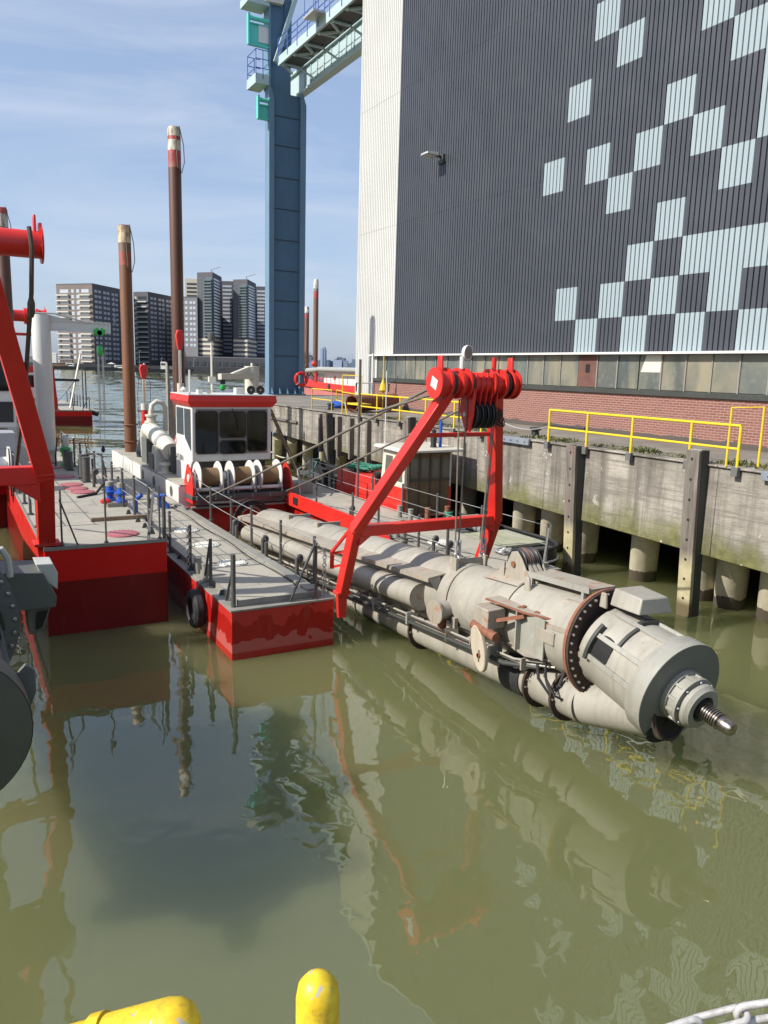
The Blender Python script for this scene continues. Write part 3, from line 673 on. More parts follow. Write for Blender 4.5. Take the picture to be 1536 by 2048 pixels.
# stair/diagonal
MB().beam((21.88,YF-.35,27.4),(23.75,YF-.35,32.9),.30,.26,up=(0,1,0)).build('diagonal_brace',M['pale'],g)
# side platform
MB().box(20.5,XL,YF-.1,YF+1.8,25.9,26.55).build('side_platform',M['pale'],g)
for y in (YF-.1,YF+1.7):
    for x in (20.52,21.05): MB().tube((x,y,26.2),(x,y,28.1),.03,n=6).build('railing_post',M['railblue'],g)
for zz in (26.9,27.5,28.1): MB().path([(XL,YF-.1,zz),(20.52,YF-.1,zz),(20.52,YF+1.7,zz),(XL,YF+1.7,zz)],.03,6).build('railing_bar',M['railblue'],g)
# buffer frames in turquoise
for z0,z1,x0 in ((23.55,25.1,20.65),(28.3,30.3,19.95)):
    b=MB().box(x0,x0+.14,YF-.15,YF+.2,z0,z1).build('buffer_frame',M['teal'],g)
    MB().box(x0+.14,XL,YF+.02,YF+.15,z0+.1,z1-.6).build('buffer_panel',M['teal'],b)
    MB().box(x0+.14,XL,YF-.1,YF+.2,z0,z0+.1).build('buffer_edge',M['teal'],b)
    MB().tube((x0+.14,YF,z1-.25),(XL,YF,z1-.25),.15,n=12).build('buffer_tube',M['teal'],b)
    MB().box(x0+.14,XL,YF-.08,YF+.15,z1-.62,z1-.55).build('buffer_edge',M['teal'],b)
MB().box(20.75,XL,YF-.03,YF+.018,28.6,29.7).build('white_panel',M['white'],g)
MB().box(19.9,XL,YF-.2,YF+1.4,31.0,31.5).build('upper_platform',M['pale'],g)
# hanging cage under the upper walkway
MB().box(20.95,21.78,47.9,49.4,27.5,27.62).build('cage_floor',M['galv'],g)
for x in (20.98,21.72):
    for y in (47.95,49.35): MB().tube((x,y,27.6),(x,y,29.4),.03,n=6).build('railing_post',M['railblue'],g)
# lifebuoy on the column foot
t=thing('lifebuoy',(23.95,56.2,5.2),'orange red lifebuoy hung at the foot of the blue column','lifebuoy')
MB().torus((23.95,56.4,5.2),(0,1,0),.46,.13,28,10).build('ring',M['red'],t)
for a in range(4):
    c=math.cos(a*1.5708+.78),math.sin(a*1.5708+.78)
    MB().torus((23.95+.46*c[0],56.4,5.2+.46*c[1]),(-c[1],0,c[0]),.135,.012,14,4).build('band',M['white'],t)
MB().box(23.88,24.02,56.42,56.8,4.5,5.5).build('holder',M['colblue2'],t)
# ------------------------------------------------------------------ dredgers
def stanchion_proto(parent,h,r,p,m='grey'):
    return MB().tube(p,V(p)+V((0,0,h)),r,n=8).tube(p,V(p)+V((0,0,.04)),r*2.2,n=8).build('stanchion',M[m],parent)
def stanchions(parent,pts,h=1.05,r=.032,m='grey'):
    o=stanchion_proto(parent,h,r,pts[0],m)
    for p in pts[1:]: part_copy(o,parent,V(p)-V(pts[0]))
def wires(parent,a,b,hs,r=.009):
    for h in hs: MB().path(sag(V(a)+V((0,0,h)),V(b)+V((0,0,h)),.03,6),r,5).build('guard_wire',M['galv'],parent)
def brace(parent,a,b,w=.06): MB().beam(a,b,w,w*.6).build('corner_brace',M['grey'],parent)
def hatch(parent,x,y,z,m,r=.36):
    h=MB().lathe((x,y,z),(0,0,1),[(0,r),(.025,r),(.032,r-.02),(.032,0)],32).build('hatch_cover',M[m],parent)
    q0=None
    for k in range(20):
        a=k*math.pi/10; q=MB(); q.lathe((x+math.cos(a)*(r-.03),y+math.sin(a)*(r-.03),z+.024),(0,0,1),[(0,.013),(.02,.013),(.02,0)],6)
        if q0 is None: q0=q.build('bolt',M['darkgrey'] if m!='pink' else M['pink'],h); c0=V((math.cos(a),math.sin(a),0))*(r-.03)
        else: part_copy(q0,h,V((math.cos(a),math.sin(a),0))*(r-.03)-c0)
def pipe_vent(parent,p,h=.38,m='grey',cap=True):
    p=V(p); q=MB().tube(p,p+V((0,0,h)),.05,n=10).torus(p+V((0.06,0,h)),(0,1,0),.06,.05,12,8)
    return q.build('air_vent',M[m],parent)
def padeye(parent,p):
    p=V(p); MB().prism([p+V((-.07,0,0)),p+V((.07,0,0)),p+V((.03,0,.12)),p+V((-.03,0,.12))],(0,.03,0)).build('pad_eye',M['grey'],parent)
def twin_bollard(parent,x,y,z,m='deckgrey',dx=0,dy=.5,r=.085,h=.36):
    q=MB().box(x-.14-abs(dx)/2,x+.14+abs(dx)/2,y-.14-abs(dy)/2,y+.14+abs(dy)/2,z,z+.03)
    for s in (-.5,.5): q.lathe((x+dx*s,y+dy*s,z+.03),(0,0,1),[(0,r),(h,r),(h,r*1.12),(h+.03,r*1.12),(h+.04,0)],16)
    return q.build('twin_bollard',M[m],parent)

def aframe(parent,xc,foot,knee,top,half,drum,rd,w,name='gantry_frame',wd=None,plain=False,lefts=None):
    wd=wd or w*1.05
    (fh,fy,fz),(kh,ky,kz),(th,ty,tz)=foot,knee,top; fl,kl=lefts or (fh,kh)
    fr=None
    q=MB()
    for s in (-1,1):
        F=V((xc+s*(fl if s<0 else fh),fy,fz)); K=V((xc+s*(kl if s<0 else kh),ky,kz)); T=V((xc+s*th,ty,tz))
        q.beam(F,K+(K-F).normalized()*w*.3,w*.95,wd*.98,up=(0,1,0)); q.beam(K-(T-K).normalized()*w*.25,T,w,wd,up=(0,1,0))
    q.beam((xc-kl+w*.4,ky+.002,kz-.02),(xc+kh-w*.4,ky+.002,kz-.02),wd*.92,max(w,wd*.8))
    for s in (-1,1):
        K=V((xc+s*(kl if s<0 else kh),ky,kz)); q.prism([K+V((-s*w*.3,-w*.42,-w*.4)),K+V((-s*w*1.9,-w*.42,-w*.45)),K+V((-s*w*.3,-w*.42,-w*1.6))],(0,w*.8,0))
    t=.66; A=lerp((xc-kl,ky,kz),(xc-th,ty,tz),t); B=lerp((xc+kh,ky,kz),(xc+th,ty,tz),t)
    q.beam(A,B,w*.36,w*.42)
    fr=q.build(name,M['red'],parent,bevel=.015)
    for s in (-1,1):
        F=V((xc+s*(fl if s<0 else fh),fy,fz)); MB().box(F.x-w*.75,F.x+w*.75,F.y-w*.7,F.y+w*.7,fz-.02,fz+.05).build('foot_plate',M['red_old'],fr,bevel=.01)
        MB().prism([F+V((-w*.4,-.06,-.55)),F+V((w*.4,-.06,-.55)),F+V((w*.55,-.06,0)),F+V((-w*.55,-.06,0))],(0,.12,0)).build('foot_bracket',M['red'],fr)
    # head tube with collars
    q=MB(); x0,x1=xc-half,xc+half
    q.tube((x0+.012,ty,tz),(x1-.012,ty,tz),rd*(.95 if plain else .80),n=28)
    for a,b_ in () if plain else ((0,.02),(.12,.15),(.26,.29),(.36,.38),(.66,.68),(.80,.83),(.91,.93),(.985,1.0)):
        q.tube((x0+(x1-x0)*a,ty,tz),(x0+(x1-x0)*b_,ty,tz),rd*(1.03 if plain else 1.12),n=28)
    if not plain: q.tube((x0+.05,ty,tz),(x0+(x1-x0)*.12,ty,tz),rd*.95,n=28); q.tube((x1-(x1-x0)*.09,ty,tz),(x1-.02,ty,tz),rd*.95,n=28)
    q.build('head_tube',M['red'],fr,smooth=40)
    for a,b_ in () if plain else ((.165,.215),(.395,.425),(.645,.66),(.855,.895)): MB().tube((x0+(x1-x0)*a,ty,tz),(x0+(x1-x0)*b_,ty,tz),rd*.9,n=28).build('dark_collar',M['black'],fr)
    for x in (x0+.1,x1-.12):
        e=MB().prism([(x,ty-.11,tz+rd*.7),(x,ty+.11,tz+rd*.7),(x,ty+.07,tz+rd+.26),(x,ty-.07,tz+rd+.26)],(.05,0,0)).build('lifting_eye',M['red'],fr,bevel=.02)
    return fr

# ---- the middle dredger
D=thing('cutter_dredger',(9.1,28,0),'small red cutter dredger with a white glazed cabin in the middle of the dock','dredger')
ZD=1.17
def pontoon(parent,x0,x1,y0,y1,ztop,mat,lip=.14,deck='deck'):
    h=MB().box(x0,x1,y0,y1,-.9,ztop-(.10 if lip else .064)).build('pontoon',M[mat],parent,bevel=.012)
    MB().box(x0-.015,x1+.015,y0-.015,y1,ztop-(.098 if lip else .062),ztop-.06+(0 if lip else .02)).build('deck_edge',M['deckgrey'],h)
    i=.24 if lip else .02
    MB().box(x0+i,x1-i,y0+i,y1,ztop-.06,ztop+lip*.4).build('deck_plating',M[deck],h,bevel=.008)
    MB().box(x0+i-.03,x0+i-.002,y0+i,y1,ztop-.06,ztop+lip*.4+.015).box(x1-i+.002,x1-i+.03,y0+i,y1,ztop-.06,ztop+lip*.4+.015).box(x0+i-.03,x1-i+.03,y0+i-.03,y0+i-.002,ztop-.06,ztop+lip*.4+.015).build('deck_rim',M['deckgrey'],h)
    return h
PL=pontoon(D,4.8,7.12,14.84,38,1.14,'hullp')
PR=pontoon(D,11.05,13.6,14.84,38,1.14,'hullp')
zt=1.198
# raised strip of plates along the well side of both decks
for x0,x1 in ((6.62,6.86),(11.31,11.55)): MB().box(x0,x1,15.15,27,zt+.002,zt+.06).build('cable_duct',M['deckgrey'],D,bevel=.01)
hs=(.42,.72,1.02)
ys=[24.3,22.2,20.4,18.2,16.1]
stanchions(D,[(7.2,y,1.08) for y in ys]+[(10.97,y,1.08) for y in (24.4,21.6,19.9,17.6,16.2)]+[(4.93,y,1.08) for y in (16.7,18.4,20.4,22.6,25,27.5,30,33,36)]+[(13.5,y,1.08) for y in (15.3,18.2,20.6,22.8,25,27.6,30.4)],1.12,.038)
MB().tube((4.92,15.08,1.08),(4.92,15.08,2.2),.055,n=10).build('corner_post',M['grey'],D)
for y in (18.45,): MB().tube((4.92,y,1.08),(4.92,y,2.15),.05,n=10).build('corner_post',M['grey'],D)
wires(D,(7.2,24.3,1.08),(7.2,16.1,1.08),(.55,1.05))
wires(D,(7.2,16.1,1.08),(6.9,14.95,1.08),(1.08,))
wires(D,(10.97,24.4,1.08),(10.97,16.2,1.08),(.55,1.05)); wires(D,(13.5,15.3,1.08),(13.5,30.4,1.08),(.55,1.05))
wires(D,(4.93,18.4,1.08),(4.93,36,1.08),(.55,1.05)); wires(D,(7.2,24.3,1.08),(7.5,27.3,1.08),(.55,1.05))
stanchions(D,[(6.72,14.93,1.08)],1.25,.03); brace(D,(6.12,14.95,1.08),(6.68,14.93,2.28)); brace(D,(4.93,15.6,1.08),(4.92,15.1,1.9),.05)
brace(D,(13.1,14.95,1.08),(13.45,15.2,2.1),.05); brace(D,(4.95,17.3,1.08),(4.93,16.75,2.1),.05)
for y in (18.18,20.41,22.48): hatch(D,5.92,y,zt,'hatchcream')
hatch(D,12.1,18.24,zt,'hatchcream')
for p in ((6.98,21.3),(6.98,18.9),(6.98,16.6),(11.2,22.2),(11.2,17.2),(11.2,16.5)): pipe_vent(D,(p[0],p[1],zt))
for p in ((6.96,21.0),(6.98,18.65)): MB().tube((p[0],p[1],1.1),(p[0],p[1],1.55),.05,n=10).build('air_vent',M['grey'],D)
twin_bollard(D,4.98,17.6,1.08,dy=.65); twin_bollard(D,12.9,21.6,zt,dy=.7); twin_bollard(D,11.2,19.0,zt,dy=.4,h=.2)
for y in (15.2,16.0,19.6,21.6,23.8): padeye(D,(4.97,y,1.08))
# chain hanging on post
for (x,y) in ((4.86,18.4),(7.02,15.2)):
    q=MB()
    for k in range(12): q.torus((x,y-.06,2.1-k*.085),(1,0,0) if k%2 else (0,1,0),.042,.012,10,5)
    tag(q.build('hung_chain',M['galv'],off=(x,y,1.2)),'short galvanised chain hung on the corner post beside the tyre fender' if x<6 else 'short galvanised chain hung on the post beside the left foot of the red gantry','chain')
# red well coaming
q=MB().box(10.82,10.9,19.6,27,1.0,1.5); q.prism([(10.82,19.6,1.0),(10.82,19.6,1.5),(10.82,18.4,1.0)],(.08,0,0)); q.build('well_coaming',M['red'],D,bevel=.01)
MB().lathe((10.8,20.6,1.45),(1,0,0),[(0,.2),(.12,.2)],18).build('coaming_lug',M['red'],D)
MB().box(10.795,10.818,25.7,26.1,1.12,1.38).build('coaming_slot',M['blk'],D)
q=MB()
# main hull
HX0,HX1=7.0,11.2; HY0,HY1=27.0,40.5; HZ=1.78
hl=MB().box(HX0,HX1,HY0+.6,HY1,-.9,HZ-.05).build('main_hull',M['white'],D,bevel=.012)
MB().box(HX0+.06,HX1-.06,HY0+.6,HY1-.05,HZ-.048,HZ).build('deck_plating',M['deck'],hl)
MB().box(HX0+.12,HX1-.12,HY0+.35,HY0+.598,-.5,1.0).build('well_bulkhead',M['red_old'],hl)
MB().box(HX0+.3,HX1-.25,HY0-.1,HY0+.1,1.0,1.06).build('bulkhead_stringer',M['deckgrey'],hl)
MB().box(HX0+.25,HX1-.1,HY0-.3,HY0+.9,1.34,1.5).build('winch_bed',M['grey'],hl,bevel=.01)
for k in range(6): MB().box(HX0+.4+k*.68,HX0+.44+k*.68,HY0-.33,HY0-.302,1.34,1.5).build('bed_rib',M['deckgrey'],hl)
for y in (28.6,31.4,33.4): 
    MB().lathe((HX0-.012,y,1.42),(1,0,0),[(0,.2),(.02,.2),(.02,.0)],20).build('fairlead_hole',M['grey'],hl)
for y in (29.8,35.5,37.5): MB().box(HX0-.02,HX0-.002,y,y+.5,1.2,1.75).build('hull_doubler',M['white'],hl)
# cabin
CX0,CX1,CY0,CY1,CZ0,CZ1=7.62,10.66,27.95,30.2,2.75,4.6
cab=MB().box(CX0,CX1,CY0,CY1,2.55,CZ1).build('cabin',M['white'],D,bevel=.04)
MB().prism([(CX0-.01,CY0+.02,2.55),(CX0-.01,CY0+.9,3.35),(CX0-.01,CY1,3.35),(CX0-.01,CY1,1.78),(CX0-.01,CY0+.75,1.78)],(.06,0,0)).build('side_panel',M['white'],cab)
MB().box(CX0+.1,CX1-.1,CY0+.4,CY1,1.5,2.549).build('cabin_base',M['darkgrey'],cab)
q=MB()
a=.04;b_=.17
lo=[(CX0-a,CY0-a,4.54),(CX1+a,CY0-a,4.54),(CX1+a,CY1+a,4.54),(CX0-a,CY1+a,4.54)]
mi=[(CX0-b_,CY0-b_,4.74),(CX1+b_,CY0-b_,4.74),(CX1+b_,CY1+b_,4.74),(CX0-b_,CY1+b_,4.74)]
hi=[(CX0-b_+.03,CY0-b_+.03,4.96),(CX1+b_-.03,CY0-b_+.03,4.96),(CX1+b_-.03,CY1+b_-.03,4.96),(CX0-b_+.03,CY1+b_-.03,4.96)]
q.add(lo+mi+hi,[(3,2,1,0)]+[(i,(i+1)%4,(i+1)%4+4,i+4) for i in range(4)]+[(i+4,(i+1)%4+4,(i+1)%4+8,i+8) for i in range(4)]+[(8,9,10,11)])
rf=q.build('cabin_roof',M['red'],cab,bevel=.01)
MB().box(CX0-.15,CX1+.15,CY0-.15,CY1+.15,4.962,4.99).build('roof_top',M['white'],rf)
def rrect(cx,cz,w,h,r,n=5):
    pts=[]
    for sx,sz,a0 in ((1,1,0),(-1,1,90),(-1,-1,180),(1,-1,270)):
        for k in range(n+1):
            a=R(a0+90*k/n); pts.append((cx+sx*(w/2-r)+r*math.cos(a),cz+sz*(h/2-r)+r*math.sin(a)))
    return pts
def win(parent,cx,cz,w,h,y,r=.1,mt='glass'):
    g_=MB().prism([(x,y,z) for x,z in rrect(cx,cz,w,h,r)],(0,.03,0)).build('window',M[mt],parent)
    o=rrect(cx,cz,w+.07,h+.07,r+.03); n=len(o); i_=rrect(cx,cz,w,h,r)
    MB().add([(x,y-.012,z) for x,z in o]+[(x,y-.012,z) for x,z in i_]+[(x,y+.01,z) for x,z in o]+[(x,y+.01,z) for x,z in i_],
        [(k,(k+1)%n,n+(k+1)%n,n+k) for k in range(n)]+[((k+1)%n,k,2*n+k,2*n+(k+1)%n) for k in range(n)]+[(n+k,n+(k+1)%n,3*n+(k+1)%n,3*n+k) for k in range(n)]).build('window_seal',M['black'],g_)
    return g_
MB().box(CX0+.16,CX1-.16,CY0-.022,CY0-.002,2.82,4.47).build('window_panel',M['mull'],cab)
yw=CY0-.05
for cx,cz,w,h in ((8.16,3.62,.78,1.5),(9.14,3.9,.94,.92),(9.14,3.07,.94,.45),(10.08,3.65,.72,1.46)): win(cab,cx,cz,w,h,yw)
# wiper
MB().path([(9.1,yw-.03,4.5),(9.28,yw-.04,4.1),(9.35,yw-.04,3.7)],.012,6).build('wiper',M['black'],cab)
# side windows (left)
for pts in ([(CY0+.12,2.95),(CY0+.12,4.45),(CY0+.95,4.45),(CY0+.95,3.5),(CY0+.85,3.35)],[(CY0+1.1,3.45),(CY0+1.1,4.45),(CY1-.2,4.45),(CY1-.2,3.45)]):
    MB().prism([(CX0-.018,y,z) for y,z in pts],(.03,0,0)).build('window',M['glass'],cab)
text('name_lettering','SATURN',.30,M['black'],D,(CX0-.016,CY0+1.75,2.55),(R(90),0,R(-90)))
MB().add([(CX0-.016,CY0+2.42,3.0),(CX0-.016,CY0+2.16,3.0),(CX0-.016,CY0+2.16,3.26),(CX0-.016,CY0+2.42,3.26)],[(0,1,2,3)]).build('emblem',M['red'],cab,smooth=0)
MB().add([(CX0-.019,CY0+2.35,3.07),(CX0-.019,CY0+2.23,3.07),(CX0-.019,CY0+2.23,3.19),(CX0-.019,CY0+2.35,3.19)],[(0,1,2,3)]).build('emblem',M['white'],cab,smooth=0)
# roof fittings
for x in (9.95,10.32):
    s_=MB().lathe((x,28.5,5.16),(0,-1,0),[(0,.05),(.25,.15),(.3,.165),(.3,0.02)],20).build('loudhailer',M['black'],rf)
    MB().lathe((x,28.195,5.16),(0,-1,0),[(0,.04),(.02,.03),(.02,0)],12).build('loudhailer_core',M['chrome'],s_)
MB().box(9.5,9.85,28.6,28.9,4.99,5.22).build('light_box',M['white'],rf,bevel=.01)
MB().lathe((8.3,28.2,5.1),(0,-1,0),[(0,.05),(.15,.1),(.15,0)],16).build('searchlight',M['offwhite'],rf)
MB().box(7.95,8.12,28.2,28.5,4.99,5.15).build('light_box',M['white'],rf)
MB().tube((7.75,28.6,4.99),(7.75,28.6,5.85),.035,n=8).build('antenna',M['white'],rf)
MB().lathe((7.5,28.5,5.05),(0,0,1),[(0,.1),(.08,.13),(.16,.08),(.2,0)],14).build('dome_aerial',M['white'],rf)
mst=MB().tube((9.03,30.1,4.99),(9.03,30.1,6.95),.045,n=10).build('light_mast',M['offwhite'],rf)
MB().lathe((9.03,30.1,6.95),(0,0,1),[(0,.05),(.03,.15),(.3,.15),(.33,.06),(.33,0)],14).build('mast_lamp',M['grey'],mst)
MB().box(8.9,9.16,30.02,30.18,5.4,5.6).build('mast_box',M['offwhite'],mst)
# winches
def winch(x,y,z):
    w=MB()
    for s in (-.38,.38): w.lathe((x+s-.02,y,z+.58),(1,0,0),[(0,.55),(.02,.57),(.045,.57),(.06,.55)],36)
    w.tube((x-.38,y,z+.58),(x+.38,y,z+.58),.12,n=14)
    for s in (-.52,.50): w.prism([(x+s,y-.22,z),(x+s,y+.22,z),(x+s,y+.15,z+.78),(x+s,y-.15,z+.78)],(.05,0,0))
    w.tube((x-.5,y-.28,z+.18),(x+.5,y-.28,z+.18),.07,n=12)
    o=w.build('winch',M['white'],D,smooth=40)
    MB().lathe((x-.34,y,z+.58),(1,0,0),[(0,.34),(.68,.34)],26).build('wound_rope',M['brassy'],o)
    MB().lathe((x-.7,y,z+.58),(1,0,0),[(0,.14),(.16,.16),(.18,.1)],14).build('winch_motor',M['white'],o)
for x in (7.95,9.15,10.2): winch(x,27.2,1.5)
MB().path([(7.9,26.9,1.2),(9.0,26.9,1.2),(9.3,26.9,1.3),(9.3,26.9,1.2)],.045,8).build('pipe_loop',M['white'],D)
for x in (8.72,8.9): MB().path([(x,27.1,1.5),(x,27.1,2.15),(x+.16,27.1,2.15),(x+.16,27.1,1.5)],.02,6).build('hoop_guard',M['white'],D)
for x,s in ((7.28,-1),(10.98,1)):
    MB().prism([(x,26.75,1.2),(x,27.75,1.2),(x,27.85,1.9),(x,27.45,2.55),(x,27.0,2.3),(x,26.7,1.8)],(.07,0,0)).build('winch_guard',M['red'],D,bevel=.01)
# suction hose coil in the well
for r_ in (.62,.5,.38): MB().torus((9.2,26.1,.75),(0,1,.2),r_,.05,28,6).build('hose_loop',M['steel' if r_<.4 else 'rubber'],D)
# white discharge pipe and vent on the port side
MB().path([(7.9,36.2,1.9),(7.85,36.1,2.9),(7.8,35.6,3.15),(7.75,34.6,3.1),(7.62,31.4,2.75),(7.6,30.9,2.62)],.36,18).build('discharge_pipe',M['offwhite'],D)
MB().lathe((7.66,32.4,2.86),(-.02,-1,-.11),[(0,.40),(.3,.40)],22).build('pipe_clamp',M['galv'],D)
MB().path([(7.8,35.2,3.5),(7.8,35.2,3.95),(7.85,35.2,4.25),(8.05,35.2,4.4),(8.3,35.2,4.35),(8.42,35.2,4.15),(8.42,35.2,3.1)],.11,12).lathe((7.8,35.2,3.45),(0,0,1),[(0,.28),(.1,.28),(.1,.2),(.3,.2),(.3,.26),(.38,.26),(.38,.1)],18).build('vent_gooseneck',M['offwhite'],D)
MB().prism([(7.2,33.0,HZ),(7.2,31.6,HZ),(7.2,32.0,2.75),(7.2,32.4,2.75)],(.4,0,0)).build('pipe_saddle',M['offwhite'],D)
MB().box(7.15,7.75,32.2,33.0,HZ,HZ+.62).build('deck_locker',M['grey2'],D,bevel=.01)
MB().box(7.5,8.0,30.7,31.4,HZ,2.85).build('deck_locker',M['grey2'],D,bevel=.01)
MB().box(7.3,8.1,34,35,HZ,HZ+1.1).build('engine_casing',M['grey2'],D,bevel=.01)
MB().lathe((7.35,30.9,HZ),(0,0,1),[(0,.3),(.05,.3),(.06,.16),(.3,.16),(.32,.24),(.42,.24)],18).build('capstan',M['offwhite'],D)
# pale jib crane beyond the cabin
jc=MB().tube((12.75,36.0,1.1),(12.75,36.0,6.0),.34,n=22).build('deck_crane_post',M['offwhite'],D)
MB().lathe((12.75,36,6.0),(0,0,1),[(0,.36),(.04,.36),(.05,.06),(.2,.06),(.2,0)],18).build('post_cap',M['offwhite'],jc)
MB().prism([(12.6,35.8,5.45),(10.75,34.9,5.42),(10.75,34.9,5.68),(12.6,35.8,5.72)],(.12,-.16,0)).prism([(12.5,35.85,5.725),(11.5,35.4,5.69),(11.5,35.4,5.72),(12.5,35.85,6.05)],(.1,-.12,0)).build('deck_crane_jib',M['offwhite'],jc)
MB().box(10.86,11.06,34.8,34.98,5.22,5.42).build('hoist_trolley',M['black'],jc)
MB().lathe((10.97,34.9,4.92),(0,0,1),[(0,.05),(.08,.14),(.2,.15),(.27,.05)],12).build('chain_hoist',M['green'],jc)
MB().tube((10.93,34.9,4.95),(10.93,34.9,3.0),.014,n=6).tube((11.0,34.9,4.95),(11.0,34.9,3.0),.014,n=6).build('hoist_chain',M['galv'],jc)
# spud cylinders
def spud_ram(x,y,z,h,label):
    t=thing('spud_cylinder',(x,y,z),label,'hydraulic cylinder','spud cylinders')
    MB().tube((x,y,z+.05),(x,y,z+h*.44),.14,n=14).build('barrel',M['red'],t)
    MB().tube((x,y,z+h*.44),(x,y,z+h*.52),.17,n=14).build('gland',M['offwhite'],t)
    MB().tube((x,y,z+h*.52),(x,y,z+h*.82),.075,n=12).build('rod',M['chrome'],t)
    MB().prism([(x-.09,y-.1,z+h*.82),(x+.09,y-.1,z+h*.82),(x+.19,y-.1,z+h*.95),(x+.12,y-.1,z+h),(x-.12,y-.1,z+h),(x-.19,y-.1,z+h*.95)],(0,.2,0)).build('head',M['red'],t,bevel=.03)
    MB().path([(x-.25,y,z+.9),(x-.3,y,z+h*.6),(x-.22,y,z+h*.84)],.012,5).path([(x+.24,y,z+.8),(x+.3,y,z+h*.78),(x+.16,y,z+h*.84)],.012,5).build('hydraulic_hose',M['black'],t)
spud_ram(7.95,37.2,HZ+.5,3.72,'red and chrome spud cylinder standing beside the shorter rusty spud')
spud_ram(10.0,38.6,HZ+.6,5.3,'tall chrome spud cylinder in front of the taller rusty spud')
single('covered_drum',MB().lathe((7.9,36.9,HZ),(0,0,1),[(0,.42),(.25,.46),(.5,.40),(.9,.26),(1.35,.16),(1.45,.05)],18),M['plastic'],'dark plastic sheet wrapped round the foot of the spud cylinder','cover')
MB().lathe((8.5,36.2,HZ),(0,0,1),[(0,.4),(.15,.36),(.28,.15),(.3,0)],16).build('mushroom_vent',M['offwhite'],D)
# spuds
sp1=spud_mat('spud_rust',(.21,.078,.027),(.115,.046,.020),12.3,[(0,.75,(.62,.50,.30)),(.75,1.15,(.16,.10,.07)),(1.15,1.75,(.36,.075,.05))])
def spud(x,y,z0,z1,r,m,label,lean=(0,0)):
    t=thing('spud',(x,y,0),label,'spud pole','spud poles standing on the dredgers')
    MB().lathe((x,y,z0),(lean[0],lean[1],z1-z0),[(0,r),(z1-z0-.1,r),(z1-z0-.02,r*.9),(z1-z0,r*.7)],22).build('tube',m,t)
    p=V((x+lean[0],y+lean[1],z1))
    MB().path([p+V((.0,-r*.6,-.05)),p+V((.2,-r*.7,.02)),p+V((r*1.3,-r*.6,-.8)),p+V((r*1.4,-r*.6,-1.6)),p+V((r*.95,-r*.6,-2.1)),p+V((r*.2,-r*1.02,-1.9)),p+V((0,-r*1.02,-.4))],.022,6).build('wire_sling',M['wire'],t)
    return t
spud(7.68,39.2,-1,12.35,.285,sp1,'shorter rusty brown spud pole with a worn cream and red tip, on the middle dredger')
for z in (2.3,3.1): MB().torus((7.68,39.2,z),(0,0,1),.33,.03,20,6).build('spud_collar',M['rust'],D)
sp2=spud_mat('spud_rust_dark',(.105,.038,.018),(.068,.026,.014),17.4,[(0,.45,(.62,.55,.42)),(.45,.62,(.40,.05,.04)),(.62,1.1,(.62,.56,.45)),(1.1,1.65,(.45,.05,.045)),(1.65,1.9,(.3,.1,.07))])
spud(10.45,40.6,-1,17.4,.31,sp2,'tallest dark brown spud pole with cream and red bands, behind the white cabin')
MB().hexa([(9.7,39.9,HZ),(10.2,39.9,HZ),(10.2,40.3,HZ),(9.7,40.3,HZ),(9.7,39.9,6.1),(9.72,39.9,6.1),(9.72,40.3,6.1),(9.7,40.3,6.1)]).build('spud_keeper',M['deckgrey'],D)
# gantry frame
fr=aframe(D,9.1,(1.73,14.75,1.2),(1.70,14.05,2.74),(.50,12.72,5.80),.95,None,.265,.21,wd=.28,lefts=(1.84,1.90))
MB().beam((7.12,14.98,1.72),(7.02,14.75,2.15),.09,.05).beam((7.02,14.75,2.15),(7.28,14.3,2.78),.09,.05).beam((7.1,14.95,1.75),(7.32,14.7,1.85),.07,.05).beam((7.04,14.78,2.1),(7.32,14.5,2.2),.07,.05).build('step_brace',M['red'],fr)
pl=MB().add([(8.143,12.64,5.66),(8.143,12.84,5.75),(8.143,12.78,5.94),(8.143,12.58,5.85)],[(3,2,1,0)]).build('tally_plate',M['white'],fr,smooth=0)
# sheave block
blk=MB()
for x in (8.98,9.11,9.24,9.37,9.50): blk.prism([(x,12.5,6.02),(x,12.95,6.02),(x,12.97,5.7),(x,12.88,5.05),(x,12.6,5.05),(x,12.48,5.7)],(.022,0,0))
blk.prism([(8.93,12.5,5.95),(8.93,12.92,5.95),(8.93,12.95,5.25),(8.93,12.74,4.86),(8.93,12.6,4.86),(8.93,12.5,5.2)],(.045,0,0))
blk=blk.build('sheave_block',M['red'],fr,bevel=.008)
for x in (9.06,9.19,9.32,9.45):
    MB().lathe((x-.045,12.72,5.20),(1,0,0),[(0,.265),(.016,.28),(.032,.24),(.052,.24),(.068,.28),(.084,.265)],28).build('sheave',M['black'],blk)
MB().tube((8.88,12.72,5.20),(9.56,12.72,5.20),.05,n=12).build('sheave_pin',M['steel'],blk)
t=thing('work_lamp',(8.98,12.75,6.1),'white round work lamp on a stub mast on top of the red gantry','lamp')
MB().tube((8.80,12.75,6.08),(8.80,12.75,6.32),.05,n=10).build('stub',M['white'],t)
MB().lathe((8.88,12.85,6.40),(.35,-.9,-.05),[(0,.05),(.05,.13),(.12,.15),(.13,.15)],18).build('lamp_head',M['white'],t)
MB().lathe((8.88,12.85,6.40),(.35,-.9,-.05),[(.131,.13),(.135,.0)],18).build('lamp_glass',M['mull'],t)
MB().tube((9.55,12.72,6.05),(9.55,12.72,6.32),.045,n=10).build('grease_fitting',M['red'],fr)
